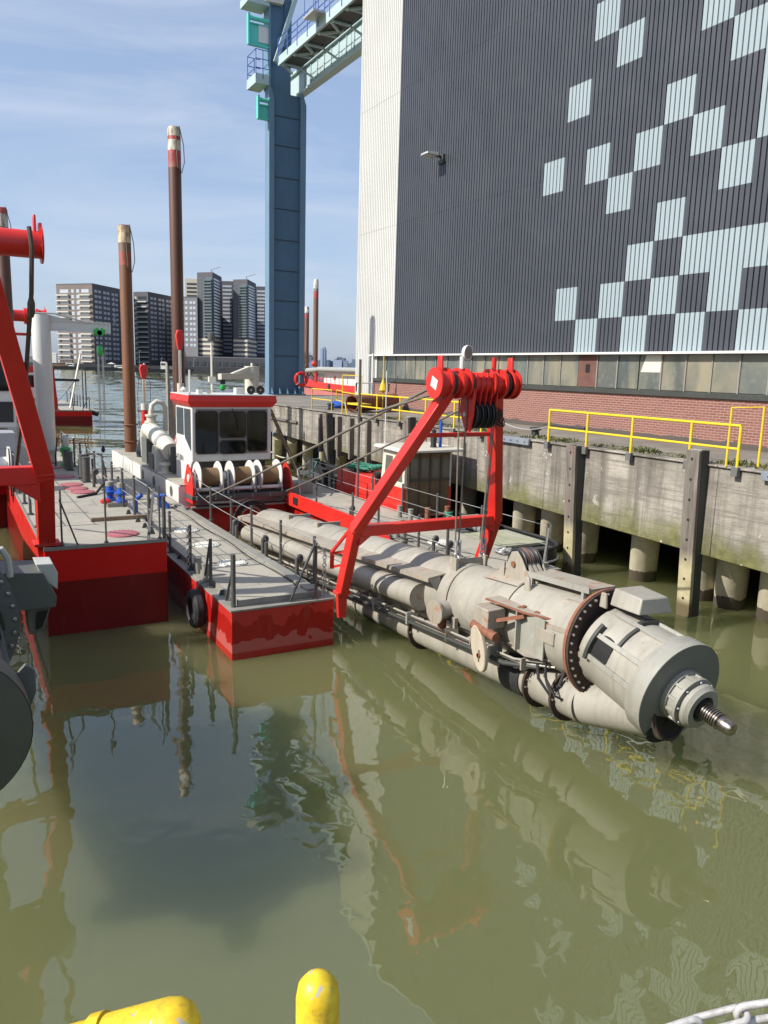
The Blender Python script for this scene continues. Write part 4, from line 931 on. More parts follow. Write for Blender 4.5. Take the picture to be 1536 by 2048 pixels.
# stays and hoist wires
def rope(pts,r,label,m='wire',cat='wire rope',name='stay_wire',group=None): return single(name,MB().path(pts,r,7),M[m],label,cat,group)
rope(sag((8.2,12.85,5.72),(7.75,27.2,1.28),.06),.032,'long taut stay wire from the left end of the red gantry head')
rope(sag((8.2,12.85,5.58),(8.1,14.9,5.13),.0),.03,'short upper strand of the left stay beside its shackle')
rope(sag((10.0,12.85,5.75),(10.75,26.7,1.5),.06),.028,'long taut stay wire from the right end of the red gantry head')
for x0,x1,l in ((8.74,8.78,'leftmost'),(8.92,8.86,'second'),(9.58,9.42,'third'),(9.63,9.48,'rightmost')):
    rope([(x0,12.7,5.5),(x1,12.68,2.55)],.017,l+' of the four thin hoist wires hanging from the red gantry to the ladder pipe',cat='hoist wire',name='hoist_wire')
def shackle(x,y,z,label):
    q=MB()
    q.tube((x-.03,y,z+.55),(x-.03,y,z+.28),.028,n=8).tube((x+.06,y,z+.55),(x+.06,y,z+.28),.028,n=8)
    for k in range(5): q.torus((x+.01,y,z+.26-k*.085),(1,0,0) if k%2 else (0,1,0),.06,.02,12,6)
    single('hoist_shackle',q,M['galv'],label,'shackle','shackles at the ladder lug')
shackle(8.82,12.66,2.12,'galvanised shackle and chain at the left lug on top of the ladder pipe')
shackle(9.45,12.66,2.12,'galvanised shackle and chain at the right lug on top of the ladder pipe')
# tyre
t=thing('tyre_fender',(4.62,16.95,.6),'worn black tyre hung as a fender on the touched up red pontoon','tyre fender')
MB().lathe((4.50,16.95,.55),(1,0,0),[(0,.30),(.02,.40),(.08,.445),(.2,.445),(.26,.40),(.28,.30),(.24,.27),(.2,.30),(.08,.30),(.04,.27),(0,.30)],36,False).build('tyre',M['rubber'],t)
MB().path([(4.64,16.95,.98),(4.72,16.95,1.1),(4.95,16.98,1.2)],.02,6).build('hanging_rope',M['wire'],t)
# leaning ladder (access)
def access_ladder(a,b,label,w=.42):
    t=thing('access_ladder',a,label,'ladder'); a=V(a); b=V(b); d=(b-a); s=V((0,1,0)).cross(d).normalized() if False else V((.5,.87,0))*w/2
    for sg in (-1,1): MB().beam(a+s*sg,b+s*sg,.05,.09,up=(0,1,0)).build('stile',M['wood'],t)
    n=14
    for k in range(n):
        c=lerp(a,b,(k+.5)/n); MB().tube(c-s,c+s,.022,n=6).build('rung',M['steel'],t)
access_ladder((13.0,30.4,1.2),(11.25,29.6,4.35),'long wooden ladder leaning from the dredger deck against the right of the cabin roof')
# grey lockers on the starboard deck
MB().box(11.4,12.3,27.7,28.6,zt,zt+.42).build('deck_locker',M['deckgrey'],D,bevel=.01)
MB().path([(11.2,27.4,zt),(11.2,27.4,zt+.7),(11.25,27.9,zt+.75)],.07,10).build('air_vent',M['offwhite'],D)
MB().path([(11.4,26.8,zt),(11.35,27.0,2.25),(12.9,29.4,2.25),(12.9,29.4,zt)],.03,6).build('hand_rail',M['galv'],D)
for y in (24.9,20.2): MB().tube((11.25,y,zt),(11.25,y,zt+.14),.05,n=10).build('white_cap',M['white'],D)
single('plastic_bottle',MB().lathe((10.98,19.3,1.2),(0,0,1),[(0,.05),(.12,.05),(.17,.02),(.2,.02),(.2,0)],10),M['white'],'small white bottle standing on the starboard deck edge by the red coaming','bottle')

# cables and hoses lying about
def lay(name,pts,r,m,label,cat): return single(name,MB().path(pts,r,6),M[m],label,cat)
rr=random.Random(12)
def wander(p0,p1,amp,n=14,z=None):
    out=[]
    for k in range(n+1):
        p=lerp(p0,p1,k/n); out.append(p+V((math.sin(k*.55+p0[0])*amp,math.cos(k*.4)*amp*.6,0)))
    return out
lay('deck_cable',wander((6.56,15.6,1.215),(6.50,26.5,1.215),.04,30),.014,'black','thin black cable lying along the deck of the touched up pontoon','cable')
lay('deck_hose',wander((11.7,16.2,1.225),(11.9,23.5,1.225),.12,20),.022,'rubber','black hose lying along the starboard deck behind the red gantry','hose')
q=MB()
for k in range(7): q.path([(9.70+.10*math.sin(a*.7+k)+.02*k,12.78+.05*math.cos(a*.9+k),5.25-.42*math.sin(math.pi*a/9)*(.6+.07*k)+.02*k) for a in range(10)],.010,5)
tag(q.build('cable_bundle',M['black'],off=(9.7,12.8,4.9)),'tangle of thin black cable hanging beside the sheaves on the red gantry','cable')
q=MB()
for k in range(9): q.torus((12.9+.09*math.sin(k*2.1),16.4+.1*math.cos(k*1.3),1.24+.012*k),(math.sin(k*.6)*.3,math.cos(k)*.3,1),.12+.01*(k%3),.017,14,5)
tag(q.build('chain_heap',M['galv'],off=(12.9,16.4,1.2)),'small heap of rusty chain on the forward starboard deck corner','chain')
for x,y in ((5.15,21.5),(5.15,24.2),(6.75,25.6)):
    MB().prism([(x-.05,y-.16,zt+.1),(x+.05,y-.16,zt+.1),(x+.05,y+.16,zt+.1),(x-.05,y+.16,zt+.1)],(0,0,.04)).box(x-.03,x+.03,y-.05,y+.05,zt,zt+.1).build('deck_cleat',M['grey'],D,bevel=.01)
# ------------------------------------------------------------------ cutter ladder of the middle dredger
def make_ladder(t,ax0,ax1,nose,ms,rm=.73,rf=.90,rd=.85,fm=('rust','rustdark'),mir=False):
    """ax0 rear, ax1 the big flange, nose: centre of the front disc"""
    a0,a1,nz=V(ax0),V(ax1),V(nose); d=(a1-a0).normalized(); L=(a1-a0).length
    m1,m2,mc=ms
    def P(s,x=0,z=0):  # s metres behind the flange
        return a1-d*s+V((x,0,z))
    q=MB().lathe(a0,a1-a0,[(0,rm*.55),(.6,rm*.97),(.7,rm),(L-4.6,rm),(L-4.4,rm*.97),(L-.12,rm*.97)],44)
    tube=q.build('main_pipe',m1,t,smooth=40)
    for s in (7.1,9.6,12.1,3.7,1.9): MB().lathe(P(s+.015),d,[(0,rm),(.0,rm+.008),(.03,rm+.008),(.03,rm)],44,False).build('weld_seam',m2,t)
    # flange pair with bolts
    fl=MB().lathe(P(.12),d,[(0,rm*.9),(0,rf),(.06,rf),(.06,rm*.9)],48,False).build('flange',M[fm[0]],t)
    MB().lathe(P(.055),d,[(0,rm*.9),(0,rf-.01),(.045,rf-.01),(.045,rm*.8)],48,False).build('flange_gasket',M[fm[1]],t)
    q=MB(); x=d.cross(V((0,0,1))).normalized(); y=x.cross(d)
    for k in range(38):
        a=2*math.pi*k/38; c=P(.012)+(x*math.cos(a)+y*math.sin(a))*(rf-.065); 
        if k==0: q.lathe(c,d,[(0,.026),(.028,.026),(.038,.016),(.038,0)],6); f0=q.build('flange_bolt',M['steel'],fl); c0=c
        else: part_copy(f0,fl,c-c0)
    # nose
    e=(nz-a1).normalized(); NL=(nz-a1).length
    n_=MB().lathe(a1,e,[(0,rm*.93),(.12,rm*.93),(.2,rm*.90),(NL-.35,rm*.98),(NL-.30,rd-.01),(NL-.02,rd)],48,False)
    nose_=n_.build('nose_casing',m1,t,smooth=40)
    MB().lathe(a1,e,[(NL-.28,rd-.008),(NL-.1,rd+.004),(NL-.004,rd+.004)],48,False).build('disc_rim',mc,t,smooth=40)
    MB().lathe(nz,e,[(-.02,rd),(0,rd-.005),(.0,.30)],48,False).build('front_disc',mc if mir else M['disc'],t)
    hub=MB().lathe(nz,e,[(0,.40),(.08,.40),(.08,.36),(.20,.36),(.20,.385),(.25,.385),(.25,.30),(.30,.30),(.30,.345),(.36,.345),(.40,.31),(.42,.30),(.42,.2),(.3,.2)],40,False).build('shaft_housing',mc,t,smooth=30)
    q=MB(); x=e.cross(V((0,0,1))).normalized(); y=x.cross(e)
    for k in range(12):
        a=2*math.pi*(k+.5)/12; c=nz+(x*math.cos(a)+y*math.sin(a))*.375
        u=(x*math.cos(a)+y*math.sin(a)); v=e.cross(u)
        q.hexa([c+e*z+u*r_+v*w for z in (.08,.20) for r_,w in ((-.03,-.02),(.012,-.02),(.012,.02),(-.03,.02))])
    q.build('housing_rib',mc,hub)
    q=MB()
    for k in range(8):
        a=2*math.pi*k/8; c=nz+(x*math.cos(a)+y*math.sin(a))*.352+e*.27; q.ball(c,.022,8)
    q.build('housing_bolt',M['chrome'],hub)
    MB().lathe(nz,e,[(.3,.19),(.44,.13)],24).build('shaft_seal',M['blk'],hub)
    prof=[(.28,.115)]
    for k in range(8): prof+= [(.42+k*.038,.105),(.425+k*.038,.128),(.444+k*.038,.128),(.449+k*.038,.105)]
    prof+=[(.74,.112),(.90,.100),(.93,.085),(.93,0)]
    MB().lathe(nz,e,prof,26).build('threaded_shaft',M['shaft'],hub,smooth=30)
    # suction mouth low on the left, openings in the casing
    c=nz+x*(-rd*.0)
    mouth=[]
    for k in range(25):
        a=2*math.pi*k/24; mouth.append(nz+e*.006+x*(math.cos(a)*.40+.12)+y*(math.sin(a)*.19-rd+.20))
    MB().prism(mouth[:-1],e*.02).build('suction_mouth',M['blk'],t)
    # slanting ribs along the nose
    for ang in ((68,106,146,176) if mir else (112,74,34,4)):
        u=(x*math.cos(R(ang))+y*math.sin(R(ang))); v=e.cross(u)
        b0=a1+e*.14+u*rm*.9; b1=nz-e*.30+u*(rm*.97)
        MB().hexa([b0-v*.04,b0+v*.04,b0+v*.04+u*.055,b0-v*.04+u*.055,b1-v*.04,b1+v*.04,b1+v*.04+u*.055,b1-v*.04+u*.055]).build('casing_rib',M['dkl'] if mir and ang==146 else mc,nose_,bevel=.006)  # one mirrored rib painted pale in place of sunlight on it
    # oval hatch holes: rounded openings with thick dark coamings
    def opening(ac,sc,aw,sw,nm='casing_opening'):
        q=MB(); n=20; vs=[]
        for rg in (0.001,.5,1.0):
            for k in range(n):
                t_=2*math.pi*k/n; ca,sa=math.cos(t_),math.sin(t_); ca=math.copysign(abs(ca)**.7,ca); sa=math.copysign(abs(sa)**.7,sa)
                a=R(ac+aw*rg*ca); u=(x*math.cos(a)+y*math.sin(a)); s=sc+sw*rg*sa; vs.append(a1+e*s+u*(rm*.915+.012+.04*s))
        q.add(vs,[(r_*n+k,r_*n+(k+1)%n,(r_+1)*n+(k+1)%n,(r_+1)*n+k) for r_ in range(2) for k in range(n)]); return q.build(nm,M['blk'],nose_,smooth=30)
    opening(160 if mir else 20,.42,20,.17)
    def arch(a_lo,a_hi,s,w,h):
        q=MB(); n=16; vs=[]
        for ss in (s,s+w):
            for rr_ in (rm*.90,rm*.93+h):
                for k in range(n+1):
                    a=R(a_lo+(a_hi-a_lo)*k/n); u=(x*math.cos(a)+y*math.sin(a)); vs.append(a1+e*ss+u*rr_)
        m=n+1; f=[]
        for k in range(n):
            f+=[(m+k,m+k+1,3*m+k+1,3*m+k),(k,k+1,m+k+1,m+k),(2*m+k,3*m+k,3*m+k+1,2*m+k+1)]
        f+=[(0,m,3*m,2*m),(n,2*m+n,3*m+n,m+n)]
        q.add(vs,f); return q.build('arch_rib',M['darkgrey'],nose_)
    (arch(62,104,.55,.06,.07),arch(132,180,.17,.06,.075),arch(108,144,.62,.05,.05)) if mir else (arch(76,118,.55,.06,.07),arch(0,48,.17,.06,.075),arch(36,72,.62,.05,.05))
    # hood over the flange and lifting lug
    q=MB(); h0=P(-.10,.10,rm*.98)
    q.hexa([h0+V((-.30,-.62,0)),h0+V((.42,-.62,-.05)),h0+V((.42,0,-.02)),h0+V((-.30,0,0)),h0+V((-.22,-.58,.24)),h0+V((.36,-.58,.20)),h0+V((.36,-.02,.25)),h0+V((-.22,-.02,.27))])
    q.build('gear_hood',m1,t,bevel=.02)
    l=P(-.06,-.30,rm*.98); MB().prism([l+V((0,-.08,-.05)),l+V((0,.08,-.05)),l+V((0,.05,.2)),l+V((0,-.05,.2))],(.05,0,0)).build('lifting_lug',m2,t,bevel=.02)
    # top gutter plate and its posts
    q=MB(); g0,g1=P(.35,.05,rm+.10),P(2.0,.05,rm+.12)
    q.hexa([g0+V((-.22,0,0)),g0+V((.34,0,0)),g1+V((.34,0,0)),g1+V((-.22,0,0)),g0+V((-.22,0,.04)),g0+V((.34,0,.04)),g1+V((.34,0,.04)),g1+V((-.22,0,.04))]); q.build('cover_plate',m2,t)
    MB().beam(g0+V((-.24,0,.02)),g1+V((-.24,0,.02)),.03,.10).build('cover_edge',mc,t)
    for s in (.5,1.8): MB().box(P(s).x-.2,P(s).x-.15,P(s).y-.03,P(s).y+.03,P(s).z+rm*.9,P(s).z+rm+.1).build('cover_post',mc,t)
    # sheave block on top
    s0=P(2.22,0,rm-.06); k_=.76
    def q_(a,b,c): return s0+V((a*k_,b*k_,c*k_))
    for xx in (-.30,.26):
        MB().prism([q_(xx,-.52,0),q_(xx,.42,0),q_(xx,.30,.46),q_(xx,.18,.70),q_(xx,-.02,.76),q_(xx,-.2,.62),q_(xx,-.5,.22)],(.035,0,0)).build('sheave_cheek',m2,t,bevel=.01)
    for k in range(4):
        sh=q_(-.22+k*.125,.06,.42); MB().lathe(sh,(1,0,0),[(0,.27),(.015,.29),(.034,.25),(.05,.25),(.068,.29),(.08,.27)],28).build('sheave',M['rustsheave'] if k==1 else M['black'],t)
        if k<3: MB().prism([q_(-.16+k*.125,-.28,.5),q_(-.16+k*.125,-.66,.12),q_(-.16+k*.125,-.64,.08),q_(-.16+k*.125,-.24,.44)],(.06,0,0)).build('guard_bar',m2,t)
    MB().tube(q_(-.34,.06,.42),q_(.34,.06,.42),.055,n=16).build('sheave_pin',M['rust'],t)
    MB().prism([q_(-.30,.42,0),q_(-.30,.80,-.05),q_(-.30,.42,.40)],(.03,0,0)).build('gusset',m2,t)
    MB().prism([s0+V((-.36,-.6,-.03)),s0+V((-.36,-.42,-.03)),s0+V((-.36,-.45,.22)),s0+V((-.36,-.54,.22))],(.05,0,0)).build('lifting_lug',m2,t,bevel=.015)
    q=MB(); q.lathe(P(2.9),d,[(0,rm-.01),(0,rm+.018),(1.0,rm+.018),(1.0,rm-.01)],20,False,60,140); q.build('saddle_plate',m2,t)
    # hoist bracket
    b=P(4.0,0,rm-.09); MB().box(b.x-.36,b.x+.36,b.y-.02,b.y+.02,b.z-.1,b.z+.17).build('hoist_bracket',m2,t)
    for xx in (-.36,.36): MB().box(b.x+xx-.03,b.x+xx+.03,b.y-.12,b.y+.12,b.z-.14,b.z+.22).build('bracket_plate',m2,t)
    for s in (9.0,10.9,13.0):
        b=P(s,0,rm-.08); MB().box(b.x-.3,b.x+.42,b.y-.03,b.y+.03,b.z-.05,b.z+.13).build('saddle',mc,t); MB().box(b.x-.33,b.x-.27,b.y-.1,b.y+.1,b.z-.08,b.z+.15).build('bracket_plate',m2,t)
    # port ledge
    l0,l1=P(4.1,-.56,.44),P(16,-.56,.44)
    MB().hexa([l0+V((-.34,0,0)),l0+V((.1,0,.06)),l1+V((.1,0,.06)),l1+V((-.34,0,0)),l0+V((-.34,0,.03)),l0+V((.1,0,.09)),l1+V((.1,0,.09)),l1+V((-.34,0,.03))]).build('side_ledge',m2,t)
    MB().hexa([l0+V((-.34,0,-.06)),l0+V((-.315,0,-.06)),l1+V((-.315,0,-.06)),l1+V((-.34,0,-.06)),l0+V((-.34,0,0)),l0+V((-.315,0,0)),l1+V((-.315,0,0)),l1+V((-.34,0,0))]).build('ledge_lip',m2,t)
    MB().prism([l0+V((-.33,0,0)),l0+V((-.05,0,.03)),l0+V((-.05,0,-.36))],(0,.03,0)).build('ledge_end',mc,t)
    # port side pipe with blank end and its elbow
    p0,p1=P(4.55,-.78,-.02),P(15.5,-.70,-.06)
    MB().tube(p0,p1,.265,n=30).build('side_pipe',m1,t)
    MB().lathe(p0,d,[(0,.29),(.03,.29),(.03,0)],28).build('blank_flange',m2,t)
    sb=P(3.72,-.4,-.10); MB().tube(sb,sb+V((-.60,-.06,-.02)),.185,n=22).build('pipe_stub',m1,t)
    MB().lathe(sb+V((-.58,-.058,-.02)),(-1,-.1,-.03),[(0,.20),(.0,.245),(.04,.245),(.04,0)],26).build('blank_flange',m2,t)
    MB().box(sb.x-.42,sb.x-.34,sb.y-.1,sb.y+.1,sb.z-.42,sb.z-.16).build('stub_bracket',M['rust'],t)
    for s in (6.2,6.45,8.6,8.8): MB().lathe(P(s,-.78,-.02)+V((.08*(s-4.15)/11.35,0,-.04*(s-4.15)/11.35)),d,[(0,.266),(.0,.273),(.03,.273),(.03,.266)],30,False).build('weld_seam',m2,t)
    # lower discharge pipe with flanges and rubber sleeve
    w0,w1=P(.1,-.30,-.98),P(15.6,-.22,-.86)
    lp=MB().tube(w0,w1,.345,n=32).build('lower_pipe',m1,t)
    for s in (.45,1.15,5.05):
        c=lerp(w0,w1,s/15.5); q=MB().lathe(c,d,[(0,.34),(0,.44),(.05,.44),(.05,.34)],30,False).build('pipe_flange',M['rustdark'],lp)
        b=MB(); f0=None
        for k in range(18):
            a=2*math.pi*k/18; cc=(x*math.cos(a)+y*math.sin(a))*.40
            if f0 is None: b.lathe(c+d*.05+cc,d,[(0,.02),(.02,.02),(.02,0)],6); f0=b.build('flange_bolt',M['steel'],q); c0=cc
            else: part_copy(f0,q,cc-c0)
    c=lerp(w0,w1,1.35/15.5); MB().tube(c,lerp(w0,w1,1.9/15.5),.37,n=30).build('rubber_sleeve',M['rubber'],lp)
    # tapering suction bend joining the nose
    we=nz-e*.10+V((-.08,0,-.36*rd/.8)); MB().lathe(w0,we-w0,[(0,.345),(.5,.36),((we-w0).length,.385)],32).build('suction_bend',m1,t); wd_=(we-w0).normalized(); MB().lathe(we+wd_*.003,wd_,[(0,.352),(.004,.352),(.004,0)],32).build('mouth_opening',M['blk'],t); MB().lathe(we,wd_,[(-.02,.352),(-.02,.392),(.02,.392),(.02,.352)],32,False).build('mouth_rim',M['rustdark'],t)
    # hydraulic lines along the port side
    for k,(ox,oz,r_) in enumerate(((-.74,-.56,.026),(-.80,-.50,.022),(-.66,-.60,.032),(-.86,-.62,.045),(-.70,-.66,.022))):
        MB().path([P(.7+.1*k,ox+.25,oz+.05),P(1.3+.1*k,ox,oz),P(15.2,ox+.05,oz)],r_,8).build('hydraulic_line',(M['steel'],m1,m1,M['darkgrey'],m2)[k],t)
    for s in (2.0,3.4,4.9,6.4,8.0): 
        c=P(s,-.76,-.56); MB().box(c.x-.14,c.x+.14,c.y-.03,c.y+.03,c.z-.12,c.z+.14).build('line_clamp',M['galv'] if s!=3.4 else M['steel'],t)
        MB().box(c.x+.02,c.x+.1,c.y-.06,c.y+.06,c.z+.12,c.z+.34).build('line_post',m2,t)
    for k,(ox,oz) in enumerate(((-.60,-.40),(-.56,-.34))):
        MB().path([P(.9,ox+.1,oz+.02),P(2.2,ox,oz),P(5.2,ox-.02,oz+.01),P(9.5,ox+.02,oz),P(15,ox+.05,oz)],.015,6).build('hydraulic_line',(M['steel'],M['rubber'])[k],t)
    MB().path([P(1.0,-.62,-.52),P(.75,-.80,-.66),P(.55,-.72,-.9),P(.45,-.60,-.72),P(.5,-.45,-.5)],.028,8).build('hydraulic_hose',M['rubber'],t)
    MB().path([P(.8,-.6,-.45),P(.55,-.85,-.55),P(.35,-.78,-.85),P(.3,-.6,-.95)],.02,8).build('hydraulic_hose',M['rubber'],t)
    for s in (1.2,2.7,5.7,7.2,9.0,10.4): c=P(s,-.70,-.60); MB().box(c.x-.12,c.x+.12,c.y-.015,c.y+.015,c.z-.05,c.z+.16).build('line_strap',m2,t)
    for a_ in (20,65,100): 
        u=x*math.cos(R(a_))+y*math.sin(R(a_)); c=a1-d*.35+u*(rm*.97); MB().beam(c,c-d*.5,.05,.07).build('stiffener',m2,t)
    # port side sheave arm: bracket fins, box and the hanging oval cover
    f=P(1.32,-rm*.72,.36); fe=M['rust']
    MB().prism([f+V((.1,-1.0,0)),f+V((-.26,-.1,0)),f+V((-.36,.85,0)),f+V((.15,.9,0))],(0,0,.03)).build('bracket_fin',m2,t)
    for k in range(3): MB().prism([f+V((-.02-.07*k,-.62+.34*k,.031)),f+V((.1-.02*k,-.55+.34*k,.031)),f+V((.1-.02*k,-.48+.34*k,.031)),f+V((-.06-.08*k,-.54+.34*k,.031))],(0,0,.02)).build('fin_rib',fe,t)
    for a_,b_ in (((.1,-1.0,.015),(-.26,-.1,.015)),((-.26,-.1,.015),(-.36,.85,.015))): MB().beam(f+V(a_)+V((-.012,0,0)),f+V(b_)+V((-.012,0,0)),.02,.034).build('rusty_edge',fe,t)
    f2=f+V((0,-.2,-.72)); MB().prism([f2+V((.12,-.7,0)),f2+V((-.3,.0,0)),f2+V((-.2,.6,0)),f2+V((.2,.6,0))],(0,0,.03)).build('bracket_fin',m2,t)
    MB().box(f.x-.30,f.x+.1,f.y+.05,f.y+.08,f.z-.7,f.z).box(f.x-.2,f.x-.17,f.y-.55,f.y+.05,f.z-.7,f.z).build('bracket_web',mc,t)
    MB().beam(f+V((-.25,-.1,-.05)),f+V((-.45,.68,-.35)),.07,.06).build('bracket_stay',M['rust'],t)
    bx=f+V((-.42,.68,-.22)); MB().box(bx.x-.18,bx.x+.2,bx.y-.22,bx.y+.22,bx.z-.2,bx.z+.15).build('bracket_box',m2,t,bevel=.015)
    k=bx+V((-.16,-.12,-.26)); MB().tube(k+V((-.02,.32,.05)),k+V((.02,-.3,-.02)),.085,n=16).build('swivel_pin',M['rust'],t)
    ov=[]
    for i in range(28):
        a=2*math.pi*i/28; zz=math.sin(a)*.40; yy=math.cos(a)*.20
        ov.append(k+V((-.10,yy+.28*zz+.06,zz-.32)))
    o_=MB().prism(ov,(.09,0,0)).build('cover_plate',M['ladr2'],t,bevel=.02)
    c=k+V((-.13,0,-.42)); MB().lathe(c,(1,0,0),[(0,.0),(0,.04),(.04,.06)],10).build('cover_nut',M['rust'],o_)
    MB().box(c.x-.0,c.x+.03,c.y-.02,c.y+.02,c.z-.1,c.z+.1).build('cover_tab',m2,o_)
    # name plate and small lugs
    c=P(.75,-rm*.93,.05); MB().box(c.x-.05,c.x+.02,c.y-.22,c.y+.22,c.z-.1,c.z+.12).build('pad_plate',m2,t,bevel=.01)
M['rustdark']=paint('dark_rust',(.05,.03,.022),.8,var=.3,dirt=(.13,.06,.04),dirt_amt=.3,scale=5,bmp=.2)
M['rustsheave']=paint('rusty_sheave',(.13,.06,.035),.6,var=.3,dirt=(.03,.03,.03),dirt_amt=.5,scale=4)
M['ladr2']=ladder_mat('rust_edged_cream_paint',(.50,.43,.33),(.44,.38,.29),(.36,.18,.09),.05)
def shaft_mat():
    m,nt,b=new('bronzed_shaft_steel'); b.inputs['Metallic'].default_value=1; b.inputs['Roughness'].default_value=.3
    nt.links.new(ramp(nt,noise(nt,pos(nt),18,4),[(.35,(.17,.13,.10)),(.65,(.42,.38,.34))]),b.inputs['Base Color']); return m
M['shaft']=shaft_mat()
L=thing('cutter_ladder',(9.1,12,0),'huge worn grey cutter ladder with rusty flange and threaded shaft, below the red gantry','cutter ladder','cutter ladders')
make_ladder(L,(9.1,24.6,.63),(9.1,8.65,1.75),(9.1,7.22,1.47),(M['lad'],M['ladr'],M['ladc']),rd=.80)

# ------------------------------------------------------------------ left dredger
D2=thing('cutter_dredger',(0,28,0),'larger red dredger at the left edge carrying a white jib crane and pink hatches','dredger')
Z2=2.0
D=D2
PL2=pontoon(D2,1.62,4.26,17.95,38,2.0,'hull2',lip=0)
PL3=pontoon(D2,-4.9,-2.2,17.95,38,2.0,'hull2',lip=0)
MB().box(1.595,1.618,18.2,30,1.1,1.9).build('rubbing_strake',M['red'],D2)
MB().box(-2.2,1.62,31,44,-.9,1.9).build('main_hull',M['hull2'],D2)
MB().box(-2.2,1.62,31,44,1.902,1.95).build('deck_plating',M['deck'],D2)
zt2=2.002
stanchions(D2,[(4.16,y,zt2) for y in (19.3,21.0,22.6,24.2,25.8,27.4,29.0,30.6,32.2,34,36)]+[(1.72,y,zt2) for y in (20.4,22.2,24,26,28,30)],1.1,.036)
stanchions(D2,[(2.0,18.05,zt2),(2.93,18.05,zt2),(4.12,18.02,zt2)],1.25,.022)
brace(D2,(2.32,18.02,zt2),(1.98,18.05,3.05)); brace(D2,(3.86,18.05,zt2),(4.14,18.6,3.1)); 
MB().tube((4.22,18.0,1.9),(4.22,18.0,3.0),.045,n=10).build('corner_post',M['grey'],D2)
wires(D2,(4.16,19.3,zt2),(4.16,36,zt2),(.5,1.05)); wires(D2,(1.72,20.4,zt2),(1.72,30,zt2),(.5,1.05)); wires(D2,(4.12,18.02,zt2),(4.16,19.3,zt2),(.5,1.05))
hatch(D2,3.42,18.85,zt2,'pink',.38)
for x,y in ((3.5,25.6),(3.42,26.4),(3.4,27.3),(3.42,29.3),(3.3,32.0),(3.3,33.6)): hatch(D2,x,y,zt2,'pink',.36)
for y in (18.6,19.4,20.2,21.4): padeye(D2,(4.08,y,zt2))
twin_bollard(D2,3.95,28.2,zt2,'grey',dy=.8,r=.13,h=.8); twin_bollard(D2,3.85,31.5,zt2,'grey',dy=.8,r=.11,h=.65)
for y in (26.6,29.8,33): pipe_vent(D2,(4.0,y,zt2),.5)
b=MB().box(3.75,4.3,22.6,23.3,zt2,zt2+.12).build('winch_base',M['deckgrey'],D2)
for s,(yy,xx) in enumerate(((22.75,4.15),(23.1,3.9))):
    MB().lathe((xx,yy,zt2+.12),(0,0,1),[(0,.17),(.05,.17),(.06,.1),(.22,.1),(.24,.19),(.28,.19),(.3,.12),(.42,.11)],18).build('mooring_capstan',M['blue'],b)
    MB().lathe((xx,yy,zt2+.54),(0,0,1),[(0,.12),(.12,.12),(.14,.09),(.14,0)],18).build('capstan_cap',M['deckgrey'],b)
MB().ball((3.72,22.8,zt2+.15),.12,10,(1.3,1,.7)).build('winch_gear',M['red'],b)
bv=MB().path([(4.3,21.6,zt2),(4.3,21.6,zt2+.35),(4.45,21.5,zt2+.5)],.07,8).build('valve_body',M['blue'],D2)
MB().lathe((6.1,26.5,1.2),(0,0,1),[(0,.1),(.4,.1),(.4,.22),(.45,.22),(.45,0)],12).path([(6.1,26.5,1.5),(6.3,26.3,1.3),(6.3,26.3,1.2)],.08,8).build('valve_body',M['blue'],D2)
single('timber_plank',MB().box(3.0,4.4,20.62,20.72,zt2,zt2+.1),M['wood'],'weathered timber plank lying across the left dredger deck','plank',bevel=.008)
t=thing('deck_pump',(3.9,32.6,zt2),'small green and cream pump on the left dredger deck behind the crane post','pump')
MB().lathe((3.9,32.6,zt2),(0,0,1),[(0,.2),(.1,.2),(.12,.12),(.5,.14),(.55,.22),(.7,.2),(.75,.1)],14).build('pump_body',M['green'],t)
MB().lathe((3.9,32.6,zt2+.75),(0,0,1),[(0,.1),(.3,.14),(.45,.06)],12).build('pump_motor',M['offwhite'],t)
MB().path([(3.9,32.6,zt2+.9),(3.6,32.5,zt2+1.1),(3.5,32.4,zt2+.4),(3.5,32.4,zt2)],.03,6).build('pump_hose',M['rubber'],t)
single('deck_hose',MB().path([(3.2,24.5,zt2+.03),(3.8,25.0,zt2+.03),(4.3,26.0,zt2+.3),(4.35,27.2,zt2+1.0),(4.1,28.4,zt2+.9),(4.0,29.0,zt2+.1)],.04,8),M['rubber'],'black hose looping over the left dredger deck between posts','hose')
# white jib crane
J=thing('jib_crane',(3.35,33.8,zt2),'white jib crane post with a green chain hoist on the left dredger','jib crane')
MB().tube((3.35,33.8,zt2),(3.35,33.8,7.8),.35,n=30).build('crane_post',M['white'],J)
MB().lathe((3.35,33.8,zt2),(0,0,1),[(0,.3),(.5,.3),(.52,.55),(.6,.55),(.6,.35)],24).build('post_base',M['white'],J)
MB().prism([(3.1,33.75,7.85),(3.4,33.75,7.85),(5.0,33.75,7.55),(5.0,33.75,7.52),(3.6,33.75,7.2),(3.1,33.75,7.2)],(0,.04,0)).build('gusset_plate',M['white'],J)
MB().box(2.98,3.9,33.6,34.0,7.84,7.88).hexa([(3.9,33.62,7.84),(3.9,33.98,7.84),(5.1,33.9,7.55),(5.1,33.7,7.55),(3.9,33.62,7.88),(3.9,33.98,7.88),(5.1,33.9,7.59),(5.1,33.7,7.59)]).build('top_plate',M['white'],J)
bm=MB().box(3.6,5.95,33.70,33.86,7.58,7.62).box(3.6,5.95,33.76,33.80,7.24,7.58).box(3.6,5.95,33.70,33.86,7.2,7.24).box(5.9,5.95,33.70,33.86,7.24,7.58).build('jib_beam',M['white'],J)
for yy in (33.62,33.90): MB().prism([(x,yy,z) for x,z in ((5.25,7.28),(5.42,7.4),(5.5,7.28),(5.58,7.4),(5.75,7.3),(5.62,7.1),(5.38,7.1))],(0,.04,0)).build('trolley',M['green'],J)
